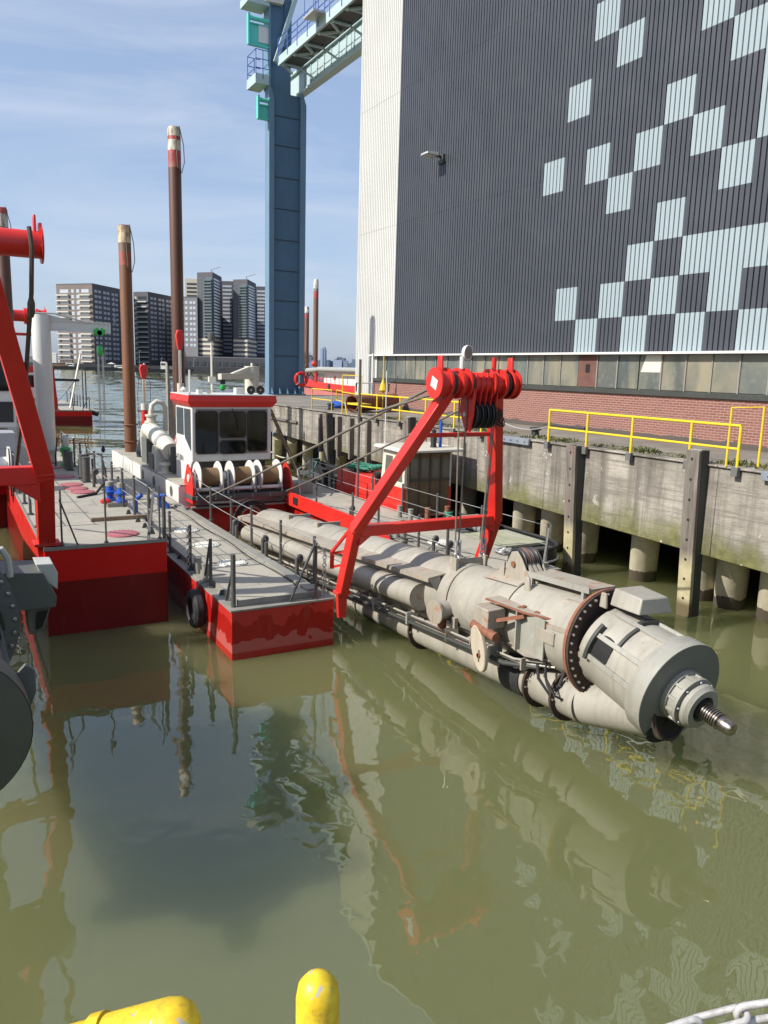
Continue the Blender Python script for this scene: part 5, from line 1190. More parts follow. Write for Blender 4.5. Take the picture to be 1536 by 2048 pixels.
MB().tube((5.5,33.62,7.2),(5.5,33.94,7.2),.1,n=12).build('trolley_wheel',M['green'],J)
MB().tube((5.5,33.78,7.15),(5.5,33.78,6.75),.03,n=8).build('hook',M['black'],J)
MB().lathe((5.42,33.78,6.5),(1,0,0),[(-.02,.1),(0,.2),(.16,.2),(.2,.1)],18).build('chain_hoist',M['green'],J)
for k,(xx,yy,z1,r_) in enumerate(((5.40,33.72,2.6,.014),(5.46,33.84,3.6,.022),(5.58,33.76,2.6,.014),(5.64,33.84,3.9,.022))): MB().tube((xx,yy,6.4),(xx,yy,z1),r_,n=6).build('hoist_chain',M['galv'],J)
MB().lathe((5.5,33.78,2.35),(0,0,1),[(0,.03),(.1,.09),(.22,.06),(.3,.02)],10).build('hook',M['black'],J)
# gantry frame of the left dredger
fr=aframe(D2,-.3,(2.0,18.25,2.05),(1.92,17.15,3.75),(.92,15.75,8.05),1.93,None,.25,.36,plain=True)
MB().prism([(1.60,15.5,8.0),(1.60,16.0,8.0),(1.60,15.9,8.42),(1.60,15.65,8.42)],(.05,0,0)).build('lifting_eye',M['red'],fr)
MB().lathe((1.62,15.75,8.05),(1,0,0),[(0,.32),(.035,.32)],30).build('end_flange',M['red'],fr)
q=MB().path([(1.42,15.45,8.3),(1.44,15.36,7.95),(1.42,15.6,7.2),(1.30,16.6,5.4),(1.22,20.0,3.0)],.04,8)
rp=tag(q.build('hoist_wire',M['wire2'],off=(1.3,16,3)),'thick brown wire rope hanging from the end of the left red gantry tube','wire rope')
MB().lathe((1.415,15.65,7.1),(-.03,.25,-1),[(0,.045),(.08,.065),(.25,.065),(.33,.04)],10).build('wire_socket',M['wire2'],rp)
# cabin, power pack, pipes and reels of the left dredger
c2=MB().box(-1.9,2.05,30,34,3.7,6.6).build('cabin',M['white'],D2,bevel=.04)
win(c2,1.55,5.6,.7,1.2,29.97); MB().box(1.3,1.95,29.96,29.995,3.9,4.6).build('louvre_panel',M['black'],c2)
MB().box(-1.9,2.15,29.9,34.1,6.6,6.75).build('cabin_roof',M['white'],c2)
MB().box(.6,1.88,28.6,30.4,1.95,3.65).build('power_pack',M['pack'] if 'pack' in M else M['white'],D2,bevel=.02)
MB().path([(2.0,30.0,2.7),(2.1,31,2.8),(2.3,34,3.1)],.42,16).path([(2.2,31.5,3.2),(2.2,31.5,3.7),(2.35,31.5,3.85),(2.5,31.5,3.7),(2.5,31.5,3.1)],.09,10).build('discharge_pipe',M['white'],D2)
for yy in (36.5,37.4): MB().lathe((2.6,yy,4.0),(0,1,0),[(0,.75),(.06,.78),(.1,.3),(.5,.3),(.54,.78),(.6,.75)],26).build('hose_reel',M['darkgrey'],D2)
MB().lathe((.9,26.8,2.75),(1,0,0),[(0,.62),(.06,.62),(.07,.3),(.6,.3),(.61,.62),(.68,.62)],26).build('winch',M['white'],D2)
MB().prism([(1.55,26.2,1.95),(1.55,27.6,1.95),(1.55,27.2,3.2),(1.55,26.8,3.2)],(.07,0,0)).build('winch_guard',M['red'],D2)
MB().path([(1.0,25.8,1.95),(1.0,25.8,3.4),(1.5,25.8,3.4),(1.5,25.8,1.95)],.02,6).build('hand_rail',M['black'],D2)
# its ladder, freshly painted dark grey, raised close to the camera
L2=thing('cutter_ladder',(-.3,9,2),'dark grey freshly painted cutter ladder raised close to the camera at the left edge','cutter ladder','cutter ladders')
make_ladder(L2,(-.75,24.5,1.75),(-.46,10.15,2.88),(-.46,8.05,2.41),(M['dk'],M['dk2'],M['dk']),.87,1.07,1.0,('dk2','dk'),True)
q=MB(); q.prism([(0.319,11.600,3.129),(1.015,11.600,3.071),(1.182,11.600,2.694),(1.160,11.600,2.549),(0.725,11.600,2.549),(0.319,11.600,2.549)],(0,.8,0)); q.build('hoist_arm_box',M['dk2'],L2,bevel=.012)
MB().prism([(0.928,11.673,3.187),(1.160,11.673,3.172),(1.218,11.673,3.028),(1.204,11.673,2.781),(1.015,11.673,2.955)],(0,.45,0)).build('arm_cover',M['dkl'],L2,bevel=.012)
MB().prism([(0.783,11.673,2.549),(1.102,11.673,2.549),(1.000,11.673,2.230),(0.870,11.673,2.143),(0.797,11.673,2.172)],(0,.5,0)).build('arm_fork',M['dk'],L2,bevel=.015)
MB().prism([(0.913,11.643,2.491),(1.058,11.643,2.491),(0.972,11.643,2.259),(0.884,11.643,2.230)],(0,.018,0)).build('arm_slot',M['blk'],L2)
MB().path([(0.319,11.310,3.129),(0.319,11.310,3.390),(0.392,11.310,3.521),(0.493,11.310,3.521),(0.566,11.310,3.390),(0.580,11.310,3.129)],.045,10).build('hand_grip',M['dkl'],L2)
MB().prism([(0.435,8.338,2.868),(0.522,8.338,2.955),(0.609,8.338,2.868),(0.609,8.338,2.636),(0.522,8.338,2.404)],(0,.05,0)).build('lifting_lug',M['dk'],L2,bevel=.012)
# ------------------------------------------------------------------ other craft
spud(2.75,43,-1,13.15,.30,spud_mat('spud_rust_left',(.12,.05,.03),(.08,.035,.022),13.15,[(0,.3,(.5,.09,.08)),(.3,.9,(.62,.56,.48)),(.9,1.2,(.16,.15,.14)),(1.2,1.9,(.45,.05,.05))]),'rusty spud pole with striped tip at the very left edge, beyond the left gantry tube')
F=thing('far_dredger',(4,84,0),'distant red dredger with its own gantry, moored beyond the white jib crane','dredger')
pontoon(F,8.7,12.05,79.5,100,1.5,'hullfar',lip=0); pontoon(F,-2,2.5,79.5,100,1.5,'hullfar',lip=0)
MB().box(2.5,8.7,86,104,-.9,1.6).build('main_hull',M['hullfar'],F)
stanchions(F,[(11.9,y,1.45) for y in (80,82,84,86,88,90,93,96)]+[(9,79.8,1.45),(10.4,79.8,1.45)],1.25,.05)
brace(F,(11.2,79.7,1.45),(11.8,79.8,2.8),.09)
aframe(F,3.6,(5.2,80.2,1.5),(4.9,79.4,5.3),(3.0,77.8,9.95),4.6,None,.62,.6)
MB().box(2.9,8.3,88,93,1.6,5.0).build('deckhouse',M['white'],F); MB().box(2.9,8.3,87.95,87.99,3.4,4.6).build('window_band',M['glass'],F)
for k in range(3): MB().beam((10.6,83.5,1.5),(11.9,84.5,6.8),.14,.14).build('lattice_mast',M['offwhite'],F) if k==0 else MB().tube((11.7+.3*k,84.5,1.5),(11.7+.3*k,84.5,5.6),.06,n=6).build('mast_leg',M['grey'],F)
MB().tube((8.8,83,4.3),(11.6,84,4.25),.13,n=8).build('pipe_boom',M['black'],F)
MB().path([(9,82,1.9),(10,82.5,2.9),(11.2,84,4.2)],.03,5).build('boom_stay',M['wire'],F)
MB().tube((11.9,80,1.35),(12.7,79.9,1.1),.22,n=12).build('fender_roll',M['rubber'],F)

# red tugboat between the dredger and the quay
T=thing('tugboat',(14.7,23,0),'old black hulled tugboat with a red casing and cream wheelhouse beside the quay','tugboat')
def plan(y0,y1,x0,x1,n=10):
    pts=[]; c=(x0+x1)/2; w=(x1-x0)/2
    for k in range(n+1):
        a=math.pi*k/n; pts.append((c+w*math.cos(a)*-1,y0+1.3-1.3*math.sin(a)))      # rounded stern
    for t_ in (.55,.75,.9,1.0): pts.append((c+w*max(.03,math.cos(t_*1.5)),y0+(y1-y0)*t_))
    for t_ in (.9,.75,.55): pts.append((c-w*max(.03,math.cos(t_*1.5)),y0+(y1-y0)*t_))
    return pts
pl_=plan(17.0,34.5,13.72,16.1)
def sheer(y): return .95+.012*max(0,y-24)**1.55+.008*max(0,22-y)
q=MB(); n=len(pl_)
q.add([(x,y,-.6) for x,y in pl_]+[(x,y,sheer(y)) for x,y in pl_],[(k,(k+1)%n,n+(k+1)%n,n+k) for k in range(n)]); hullT=q.build('hull',M['black'],T,smooth=50)
q=MB(); q.add([(14.91+(x-14.91)*.95,y,sheer(y)-.16) for x,y in pl_],[tuple(range(n))]); q.build('deck_plating',M['grey'],hullT,smooth=0)
q=MB(); q.path([(x,y,sheer(y)) for x,y in pl_],.05,6,True); q.build('rubbing_rail',M['rubber'],hullT)
MB().path([(x*1.003,y-.02,.62) for x,y in pl_[2:9]],.03,6).build('stern_stripe',M['white'],hullT)
st=MB().box(13.95,15.85,18.0,20.0,.86,.96).build('stern_grating',M['sternwood'],T,bevel=.02)
MB().box(15.0,15.7,20.3,21.4,.86,1.25).build('deck_locker',M['galv'],T,bevel=.03)
q=MB(); rr=random.Random(2)
for k in range(5): q.path([(14.4+.35*math.cos(a*.7+k)*(1+.1*k),20.9+.35*math.sin(a*.7+k),.95+.03*k+.02*math.sin(a*3)) for a in range(9)],.03,5)
tag(q.build('mooring_rope',M['offwhite'],off=(14.4,20.9,.9)),'pale rope dropped in a loose coil on the tugboat stern deck','rope')
wx0,wx1,wy0,wy1=13.62,15.6,22.95,24.75
wh=MB().prism([(wx0,wy0,.95),(wx1,wy0,.95),(wx1,wy0,2.0),(wx0,wy0,2.0)],(0,wy1-wy0,0)).build('wheelhouse',M['red'],T)
MB().prism([(wx0+.02,wy0+.01,2.001),(wx0+.02,wy1-.1,2.001),(wx0+.02,wy1-.28,3.26),(wx0+.02,wy0+.01,3.26)],(wx1-wx0-.04,0,0)).build('wheelhouse_top',M['offwhite'],wh)
MB().box(wx0+.1,wx1-.12,wy0-.03,wy0-.004,.97,3.24).build('rear_door_panel',M['doorwood'],wh)
for k in range(4):
    x=wx0+.24+k*.44; d_=MB().box(x,x+.28,wy0-.04,wy0-.031,2.34,3.04).build('window',M['glassgrey'],wh)
    MB().box(x-.10,x-.05,wy0-.06,wy0-.031,.98,3.22).build('door_rail',M['doorwood2'],d_); MB().box(x-.02,x+.30,wy0-.048,wy0-.031,2.22,2.32).build('door_rail',M['doorwood2'],d_)
for y0_,y1_ in ((wy0+.15,wy0+.75),(wy0+.85,wy0+1.4)): MB().prism([(wx0+.005,y0_,2.2),(wx0+.005,y1_,2.2),(wx0+.005,y1_-.08,3.05),(wx0+.005,y0_,3.05)],(.02,0,0)).build('window',M['glassgrey'],wh)
MB().prism([(wx0-.22,wy0-.35,3.26),(wx0-.22,wy1+.15,3.30),(wx0-.1,wy1+.15,3.40),(wx0-.1,wy0-.35,3.36)],(wx1-wx0+.44,0,0)).build('wheelhouse_roof',M['offwhite'],wh,bevel=.03)
MB().lathe((15.0,23.3,3.38),(0,0,1),[(0,.12),(.12,.10),(.3,.12),(.5,.07),(.6,.09),(.65,0)],12).build('horn',M['black'],wh)
MB().tube((15.35,23.4,3.36),(15.35,23.4,4.3),.06,n=8).build('light_mast',M['blue'],wh)
MB().tube((13.75,24.6,3.36),(13.75,24.6,6.0),.022,n=6).build('antenna',M['white'],wh)
mst=MB().tube((13.5,26.2,1.2),(13.5,26.2,6.4),.05,n=8).build('mast',M['grey'],T)
cas=MB().prism([(14.0,25.0,1.0),(15.6,25.0,1.0),(15.5,25.0,1.95),(14.1,25.0,1.95)],(0,4.2,0)).build('engine_casing',M['red'],T,bevel=.03)
MB().prism([(13.9,24.8,1.0),(13.9,26.4,1.0),(13.9,26.2,1.75),(13.9,24.8,1.9)],(1.3,0,0)).build('companionway',M['red_old'],T,bevel=.05)
MB().lathe((14.0,25.5,1.8),(0,0,1),[(0,.12),(.3,.12),(.32,.2),(.42,.2),(.45,0)],12).build('deck_vent',M['black'],T)
q=MB(); rr=random.Random(4)
for k in range(9):
    ph=rr.uniform(0,6); q.path([(14.7+(.25+.05*k)*math.cos(a*.75+ph)*1.2,28.0+(.30+.06*k)*math.sin(a*.75+ph),2.0+.02*k+.06*math.sin(a*2.3+ph)) for a in range(9)],.035,5)
tag(q.build('rope_heap',M['greenrope'],off=(14.7,28,2)),'heap of green mooring rope on the red tugboat casing','rope')
q=MB().add([],[])
for x,y in ((14.1,30.5),(15.6,27.2),(14.8,33.0)): 
    MB().lathe((x,y,sheer(y)-.1),(0,0,1),[(0,.14),(.6,.14),(.62,.19),(.68,.19),(.68,0)],14).build('bow_bitt',M['black'],T)
bw=[(x,y) for x,y in pl_ if y>29]; 
q=MB(); m_=len(bw); q.add([(x,y,sheer(y)-.1) for x,y in bw]+[(14.91+(x-14.91)*1.02,y,sheer(y)+.45) for x,y in bw],[(k,k+1,m_+k+1,m_+k) for k in range(m_-1)]); q.build('bulwark',M['black'],T)
MB().box(14.2,15.6,31.0,33.6,1.15,1.3).build('bow_hatch',M['grey'],T)
twin_bollard(T,14.3,21.8,.9,'rust',dx=.8,dy=0,r=.09,h=.55)
MB().tube((13.9,21.8,1.25),(14.75,21.8,1.25),.05,n=8).build('bitt_bar',M['rust'],T)
q=MB()
for k in range(6): q.torus((14.75,21.8,1.05+.05*k),(0,0,1),.13,.03,14,6)
q.path([(14.7,21.7,1.2),(14.2,21.2,.9),(13.3,21.5,1.25)],.028,6)
tag(q.build('green_rope',M['greenrope'],off=(14.7,21.8,1)),'green rope turned round the tugboat stern bitts','rope')
single('mooring_line',MB().path(sag((13.0,30,1.6),(15.0,33.2,1.9),.2),.03,6),M['greenrope'],'green mooring line running to the tugboat bow','rope')
single('quay_hose',MB().path(sag((16.2,44,1.6),(16.3,38.5,1.5),.5),.03,6),M['offwhite'],'slack pale line hanging between the far quay piles','rope')

# red hopper ship beyond the quay end
Hs=thing('red_ship',(43,75,0),'distant red ship with white deckhouse and grey pipe beyond the blue column','ship')
MB().prism([(39.3,91.5,-1),(39.3,50,-1),(39.3,50,3.4),(39.3,80,3.5),(39.3,91.5,3.9)],(8,0,0)).build('lower_hull',M['antifoul'],Hs)
MB().prism([(39.0,93.0,5.0),(39.0,92.0,3.95),(39.0,80,3.52),(39.0,50,3.4),(39.0,50,4.2),(39.0,80,4.28),(39.0,88,4.48)],(8.6,0,0)).build('upper_hull',M['red'],Hs)
for yy,zz in ((90.2,4.45),(83.5,4.05)): MB().lathe((38.97,yy,zz),(-1,0,0),[(0,.28),(.05,.3),(.06,0)],14).build('hull_port',M['black'],Hs)
MB().prism([(39.7,86.6,4.2),(39.7,50,4.1),(39.7,50,5.85),(39.7,86.2,5.85)],(6,0,0)).build('deckhouse',M['white'],Hs)
MB().path([(38.9,97,5.72),(38.9,89,5.82),(38.9,86,6.0),(38.9,50,5.95)],.29,14).build('dredge_pipe',M['steelgrey'],Hs)
MB().tube((39.0,87.3,4.4),(39.0,87.3,6.3),.15,n=10).build('red_post',M['red'],Hs); MB().ball((38.6,87.0,6.62),.32,14).build('red_buoy',M['red'],Hs)
MB().box(39.66,39.69,83.2,83.7,4.8,5.2).build('red_sign',M['red'],Hs)
for k in range(12): MB().tube((39.1,91-k*1.1,4.4),(39.1,91-k*1.1,5.25),.03,n=5).build('stanchion',M['grey'],Hs)
MB().path([(39.4,91.5,4.6),(39.6,90.0,5.5),(39.4,88.5,4.6)],.08,6).path([(39.4,88.5,4.6),(39.5,87.8,5.5)],.08,6).build('deck_gear',M['grey'],Hs)
sm=spud_mat('ship_spud_rust',(.17,.085,.05),(.12,.06,.04),16.9,[(0,1.15,(.72,.70,.66)),(1.15,1.5,(.2,.19,.17)),(1.5,2.3,(.45,.05,.05))])
def shipspud(x,y,zt_,r,label,m):
    t=thing('spud',(x,y,0),label,'spud pole','spud poles standing on the dredgers'); MB().lathe((x,y,2),(0,0,1),[(0,r),(zt_-2.3,r),(zt_-2.05,r*.85),(zt_-2,r*.4)],18).build('tube',m,t)
shipspud(40.5,90.9,16.9,.31,'taller of the two distant brown spuds beyond the blue column',sm)
shipspud(40.0,92.5,13.7,.28,'shorter of the two distant brown spuds, half hidden behind the taller one',spud_mat('ship_spud_rust2',(.17,.085,.05),(.12,.06,.04),13.7,[(0,.8,(.75,.73,.7)),(.8,1.0,(.2,.19,.17)),(1.0,1.5,(.45,.05,.05))]))

# ------------------------------------------------------------------ far bank of the river
TH=R(29.27); FW=V((math.sin(TH),math.cos(TH),0)); RT=V((math.cos(TH),-math.sin(TH),0))
def far(u,d,z): return FW*d+RT*(u*d/450)+V((0,0,6+(z-6)*d/450))   # u and z measured on the 450 m plane
def farp(u,d): p=far(u,d,6); return V((p.x,p.y,0))
DB=650
bank=MB(); a=[farp(-420,DB-5),farp(60,DB-5),farp(90,1500),farp(-800,1500)]
bank.prism([p+V((0,0,-1)) for p in a],(0,0,4.2)); struct('far_bank',bank,M['bank'],smooth=0)
fq=single('far_quay_wall',MB().prism([farp(-420,DB-9)+V((0,0,-1)),farp(-60,DB-9)+V((0,0,-1)),farp(-60,DB-5.2)+V((0,0,-1)),farp(-420,DB-5.2)+V((0,0,-1))],(0,0,6.2)),M['farquay'],'dark sheet pile quay wall along the far river bank','quay wall',smooth=0)
winmesh={}
def facade(b,p,qv,z0,z1,cols,floors,wfrac,hfrac,mat,count,jit=0,skip=None,name='window'):
    """one window object per opening, up to 100 for the building; the rest go into one 'stuff' part"""
    d=(qv-p); L=d.length; d.normalize(); nrm=d.cross(V((0,0,1))).normalized()
    if nrm.dot(V((0,0,0))-p)<0: nrm=-nrm
    rest=MB(); fh=(z1-z0)/floors
    for r_ in range(floors):
        for c,(t0,t1) in enumerate(cols):
            if skip and skip(r_,c): continue
            za=z0+fh*(r_+.5-hfrac/2); zb=z0+fh*(r_+.5+hfrac/2)
            A=p+d*L*t0+nrm*.12; B=p+d*L*t1+nrm*.12
            vs=[(A.x,A.y,za),(B.x,B.y,za),(B.x,B.y,zb),(A.x,A.y,zb)]
            back=[V(v)-nrm*.25 for v in vs]
            if count[0]<96:
                count[0]+=1; MB().hexa(back+[V(v) for v in vs]).build(name,mat,b,smooth=0)
            else: rest.hexa(back+[V(v) for v in vs])
    if rest.v: rest.build(name,mat,b,smooth=0,kind='stuff')
def bands(b,p,qv,z0,z1,floors,h,t0,t1,mat,name,out=.9,cnt=None):
    d=(qv-p); L=d.length; d.normalize(); nrm=d.cross(V((0,0,1))).normalized()
    if nrm.dot(V((0,0,0))-p)<0: nrm=-nrm
    fh=(z1-z0)/floors
    for r_ in range(floors):
        za=z0+fh*r_; A=p+d*L*t0; B=p+d*L*t1
        vs=[A+nrm*.05,B+nrm*.05,B+nrm*out,A+nrm*out]
        MB().prism([V((v.x,v.y,za)) for v in vs],(0,0,h)).build(name,mat,b,smooth=0)
def Z_(z,d): return 6+(z-6)*d/450
def block(label,name,l,c,r,ztop,mats,back=60):
    pl,pc,pr=farp(*l),farp(*c),farp(*r); b=thing(name,pc+V((0,0,3)),label,'building','buildings on the far river bank')
    pb=pl+pr-pc; zt_=Z_(ztop,c[1])
    MB().prism([V((p.x,p.y,2.8)) for p in (pl,pc,pr,pb)],(0,0,zt_-2.8)).m(0).build('wall',mats[0],b,smooth=0)
    dl=(pc-pl).normalized(); nl=V((dl.y,-dl.x,0)); 
    if nl.dot(-pc)<0: nl=-nl
    MB().prism([V((p.x,p.y,2.85)) for p in (pl+nl*.06,pc+nl*.06,pc+nl*.02,pl+nl*.02)],(0,0,zt_-3.2)).build('left_wall',mats[1],b,smooth=0)
    MB().prism([V((p.x,p.y,zt_)) for p in (pl,pc,pr,pb)],(0,0,.7)).build('roof',mats[2],b,smooth=0)
    return b,pl,pc,pr,zt_
def pairs(n,w=.42,g0=.03,gap=.1):
    out=[]
    for k in range(n):
        a=g0+(1-2*g0)*k/n; s=(1-2*g0)/n; out+= [(a+s*.10,a+s*.40),(a+s*.52,a+s*.82)]
    return out
mW,mD,mB,mR,mN,mBal=M['b_dark'],M['b_brown'],M['b_roof'],M['b_win'],M['b_beige'],M['b_balc']
# building one
b,pl,pc,pr,zt_=block('long dark brick apartment block with a pinkish balcony front, left of the rusty spuds','apartment_block',(-187,664),(-166.8,650),(-147,706),49.4,(mW,mD,mB))
cnt=[0]
facade(b,pl,pc,8,zt_-3,[(.10,.34),(.42,.49),(.56,.64),(.70,.90)],13,.5,.62,mR,cnt); cnt=[40]
facade(b,pc,pr,8,zt_-3,pairs(4),14,.5,.5,mR,cnt)
bands(b,pl,pc,6.5,zt_-4.5,13,1.0,.02,.36,mBal,'balcony',2.0); bands(b,pl,pc,6.5,zt_-4.5,13,1.0,.66,.97,mBal,'balcony',2.0)
def letters(b,pc,pr,t,word,z0,dz,size):
    d=(pr-pc).normalized(); nrm=V((d.y,-d.x,0))
    if nrm.dot(-pc)<0: nrm=-nrm
    p=pc+(pr-pc)*t+nrm*.35
    ang=math.atan2(d.y,d.x)
    for k,ch in enumerate(word): text('wall_letter',ch,size,M['letter'],b,(p.x,p.y,z0-dz*k),(R(90),0,ang),.05)
letters(b,pc,pr,.57,'STOOM',Z_(41.9,680),4.6*1.04,4.3)
# building two
b,pl,pc,pr,zt_=block('dark brick apartment block with a narrow balcony side, between the two rusty spuds','apartment_block',(-143.8,706),(-135.6,700),(-113,772),45.7,(mW,mW,mB))
cnt=[0]; facade(b,pl,pc,9,zt_-2.5,[(.02,.2)],13,.5,.55,mN,cnt); facade(b,pl,pc,9,zt_-2.5,[(.32,.9)],13,.5,.62,M['b_glassd'],cnt)
facade(b,pc,pr,9,zt_-2.5,pairs(5),14,.5,.5,mR,cnt)
bands(b,pl,pc,7.5,zt_-4,13,.8,.2,.95,mBal,'balcony',1.8)
letters(b,pc,pr,.36,'STAAL',Z_(39.1,735),5.0,4.4)
# middle block
b,pl,pc,pr,zt_=block('grey brick block with paired windows, right of the tall rusty spud','apartment_block',(-117.5,690),(-108.0,686),(-104,730),43.7,(mW,M['b_grey'],mB))
cnt=[0]; facade(b,pl,pc,Z_(16,690),zt_-2,pairs(2),9,.5,.5,mR,cnt)
# towers
def tower(label,l,c,r,ztop,backl,backr):
    b,pl,pc,pr,zt_=block(label,'apartment_tower',l,c,r,ztop,(mW,mW,mB))
    zlo=Z_(22.5,c[1]); cnt=[0]
    facade(b,pl,pc,zlo,zt_-3,[(.12,.28)],19,.5,.5,M['b_glass'],cnt); facade(b,pl,pc,zlo,zt_-3,[(.55,.95)],19,.5,.7,M['b_glass'],cnt)
    facade(b,pc,pr,zlo,zt_-3,[(.12,.82)],19,.5,.55,mR,cnt)
    bands(b,pl,pc,zlo,zt_-4,19,1.1,.45,1.0,M['b_glass'],'balcony',2.2)
    for r_ in range(4):
        bands(b,pl,pc,Z_(12.5,c[1])+r_*3.9,Z_(12.5,c[1])+r_*3.9+1,1,1.9,0,1,mN,'spandrel',.5); bands(b,pc,pr,Z_(12.5,c[1])+r_*3.9,Z_(12.5,c[1])+r_*3.9+1,1,1.9,0,1,mN,'spandrel',.5)
    MB().beam(pc+V((0,0,zt_)),pc+V((-1,1,zt_+2.5)),.5,.5).build('roof_crane',M['b_grey'],b); MB().beam(pc+V((-1,1,zt_+2.4)),pc+RT*7+V((0,0,zt_+5)),.35,.35).build('roof_crane',M['b_grey'],b)
    # lower wings at both sides
    for (u0,u1,zz,mt,nm,dd) in (backl,backr):
        p,q_=farp(u0,dd),farp(u1,dd); w=MB().prism([V((v.x,v.y,2.8)) for v in (p,q_,q_+FW*25,p+FW*25)],(0,0,Z_(zz,dd)-2.8)).build('wing',mt,b,smooth=0)
        k=[0]; 
        fl=18
        for r_ in range(fl):
            za=Z_(14,dd)+(Z_(zz,dd)-Z_(14,dd)-2)*r_/fl
            MB().prism([V((v.x,v.y,za)) for v in (p+(q_-p)*.12,p+(q_-p)*.9,p+(q_-p)*.9-FW*.2,p+(q_-p)*.12-FW*.2)],(0,0,1.7)).build('window_strip',mR if mt!=mN else M['b_glassd'],w,smooth=0)
tower('left of the two tall dark towers with teal balconies, left of the blue column',(-107.9,690),(-99.3,684),(-94.2,720),57.2,(-114.6,-107.6,53.8,mN,'w',735),(-94.4,-88.0,53.0,mW,'w',735))
tower('right of the two tall dark towers with teal balconies, nearest the blue column',(-87.8,700),(-79.8,694),(-75,730),53.9,(-92,-86.5,50.0,mN,'w',745),(-75.2,-69.0,50.6,mW,'w',745))
p=[farp(-117,662),farp(-55,662),farp(-55,700),farp(-117,700)]
pb=thing('parking_podium',p[0],'low dark podium building along the foot of the two towers','building')
MB().prism([V((v.x,v.y,2.8)) for v in p],(0,0,10.5)).build('wall',M['b_podium'],pb,smooth=0)
MB().prism([V((v.x,v.y,13.3)) for v in p],(0,0,.6)).build('roof',M['b_grey'],pb,smooth=0)
for k in range(14):
    A=lerp(p[0],p[1],.03+k*.068); B=lerp(p[0],p[1],.03+k*.068+.045); MB().prism([V((v.x,v.y,6.5)) for v in (A-FW*.3,B-FW*.3,B-FW*.05,A-FW*.05)],(0,0,3.2)).build('opening',M['b_glassd'],pb,smooth=0)
# quay clutter, boats and cars on the far side
rr=random.Random(21)
def farboat(u,L,label,hm,cab):
    d=DB-16; c=farp(u,d); b=thing('moored_boat',c,label,'boat','boats moored along the far bank')
    x=RT*L/2; y=FW*2.5
    MB().hexa([c-x*.9-y*.6+V((0,0,-.4)),c+x*.8-y*.6+V((0,0,-.4)),c+x*.8+y*.6+V((0,0,-.4)),c-x*.9+y*.6+V((0,0,-.4)),c-x-y+V((0,0,2.4)),c+x*1.05-y+V((0,0,3.1)),c+x*1.05+y+V((0,0,3.1)),c-x+y+V((0,0,2.4))]).build('hull',hm,b)
    for (t0,t1,z0,z1,m_) in cab:
        A=c-x+x*2*t0; B=c-x+x*2*t1; w_=MB().prism([A-y*.7+V((0,0,z0)),B-y*.7+V((0,0,z0)),B+y*.7+V((0,0,z0)),A+y*.7+V((0,0,z0))],(0,0,z1-z0)).build('deckhouse',m_,b)
        MB().prism([lerp(A,B,.1)-y*.72+V((0,0,z0+(z1-z0)*.5)),lerp(A,B,.9)-y*.72+V((0,0,z0+(z1-z0)*.5)),lerp(A,B,.9)-y*.7+V((0,0,z0+(z1-z0)*.5)),lerp(A,B,.1)-y*.7+V((0,0,z0+(z1-z0)*.5))],(0,0,(z1-z0)*.3)).build('window_band',M['b_glassd'],w_)
farboat(-170,44,'long low dark barge with a pale wheelhouse below the pinkish balcony block',M['b_navy'],[(.08,.22,2.4,5.5,M['white']),(.75,.9,2.9,4.2,M['b_grey'])])
farboat(-147,30,'dark boat with a long white deckhouse at the far bank, behind the shorter rusty spud',M['b_navy'],[(.1,.6,2.5,4.8,M['white']),(.4,.55,4.8,7,M['white'])])
farboat(-124,36,'dark work boat with white bridge and masts, left of the tall rusty spud',M['b_navy'],[(.3,.42,2.6,8.5,M['white']),(.5,.8,2.8,5.2,M['b_grey']),(.6,.66,5.2,9,M['white'])])
farboat(-190,30,'small dark boat with a yellow roof beside the white jib crane post',M['b_navy'],[(.2,.9,2.5,4.0,M['b_ochre'])])
for k,(u,h_) in enumerate(((-161,15),(-141.5,14),(-129,8.5),(-196,13),(-110.5,9))):
    c=farp(u,DB+3); single('lamp_post',MB().tube(c+V((0,0,3)),c+V((0,0,3+h_)),.16,.1,n=6).beam(c+V((0,0,3+h_)),c+RT*1.4+V((0,0,3.1+h_)),.2,.2),M['galv'],['tall thin lamp post before the left dark block','tall thin lamp post before the second dark block','short lamp post before the second dark block','thin lamp post at the left beside the crane post','short lamp post before the grey block'][k],'lamp post','lamp posts on the far bank')
for k,u in enumerate((-157.5,-150,-139)):
    c=farp(u,DB+1); single('parasol',MB().tube(c+V((0,0,3)),c+V((0,0,6)),.12,n=6).lathe(c+V((0,0,5.6)),(0,0,1),[(0,3.6 if k==0 else 1.4),(1.3,.1)],10),M['white'],['wide white parasol on the far bank quay','small white parasol left of the shorter spud','small white parasol right of the shorter spud'][k],'parasol','parasols on the far bank')
cm=[M['white'],M['black'],M['b_grey'],M['b_navy']]
for k in range(16):
    u=-113+k*2.9; d=DB-1; c=farp(u,d)+V((0,0,3.2)); x=RT*2.1; y=FW*.9; m_=cm[rr.randrange(4)] if k not in (8,9) else M['white']
    t=thing('parked_car',c,('white parked car on the far bank below the towers' if m_ is M['white'] else 'black parked car on the far bank below the towers' if m_ is M['black'] else 'grey parked car on the far bank below the towers' if m_ is M['b_grey'] else 'navy parked car on the far bank below the towers'),'car','cars parked on the far bank')
    MB().prism([c+x*a_-y+V((0,0,z)) for a_,z in ((-1,.3),(1,.3),(1,.85),(.6,.95),(.3,1.5),(-.55,1.5),(-.9,.95),(-1,.9))],y*2).build('body',m_,t)
    for a_ in (-.6,.6): MB().lathe(c+x*a_-y*1.02+V((0,0,.35)),tuple(y),[(0,.35),(.2,.35),(.2,0)],10).build('wheel',M['black'],t)
rrt=random.Random(9)
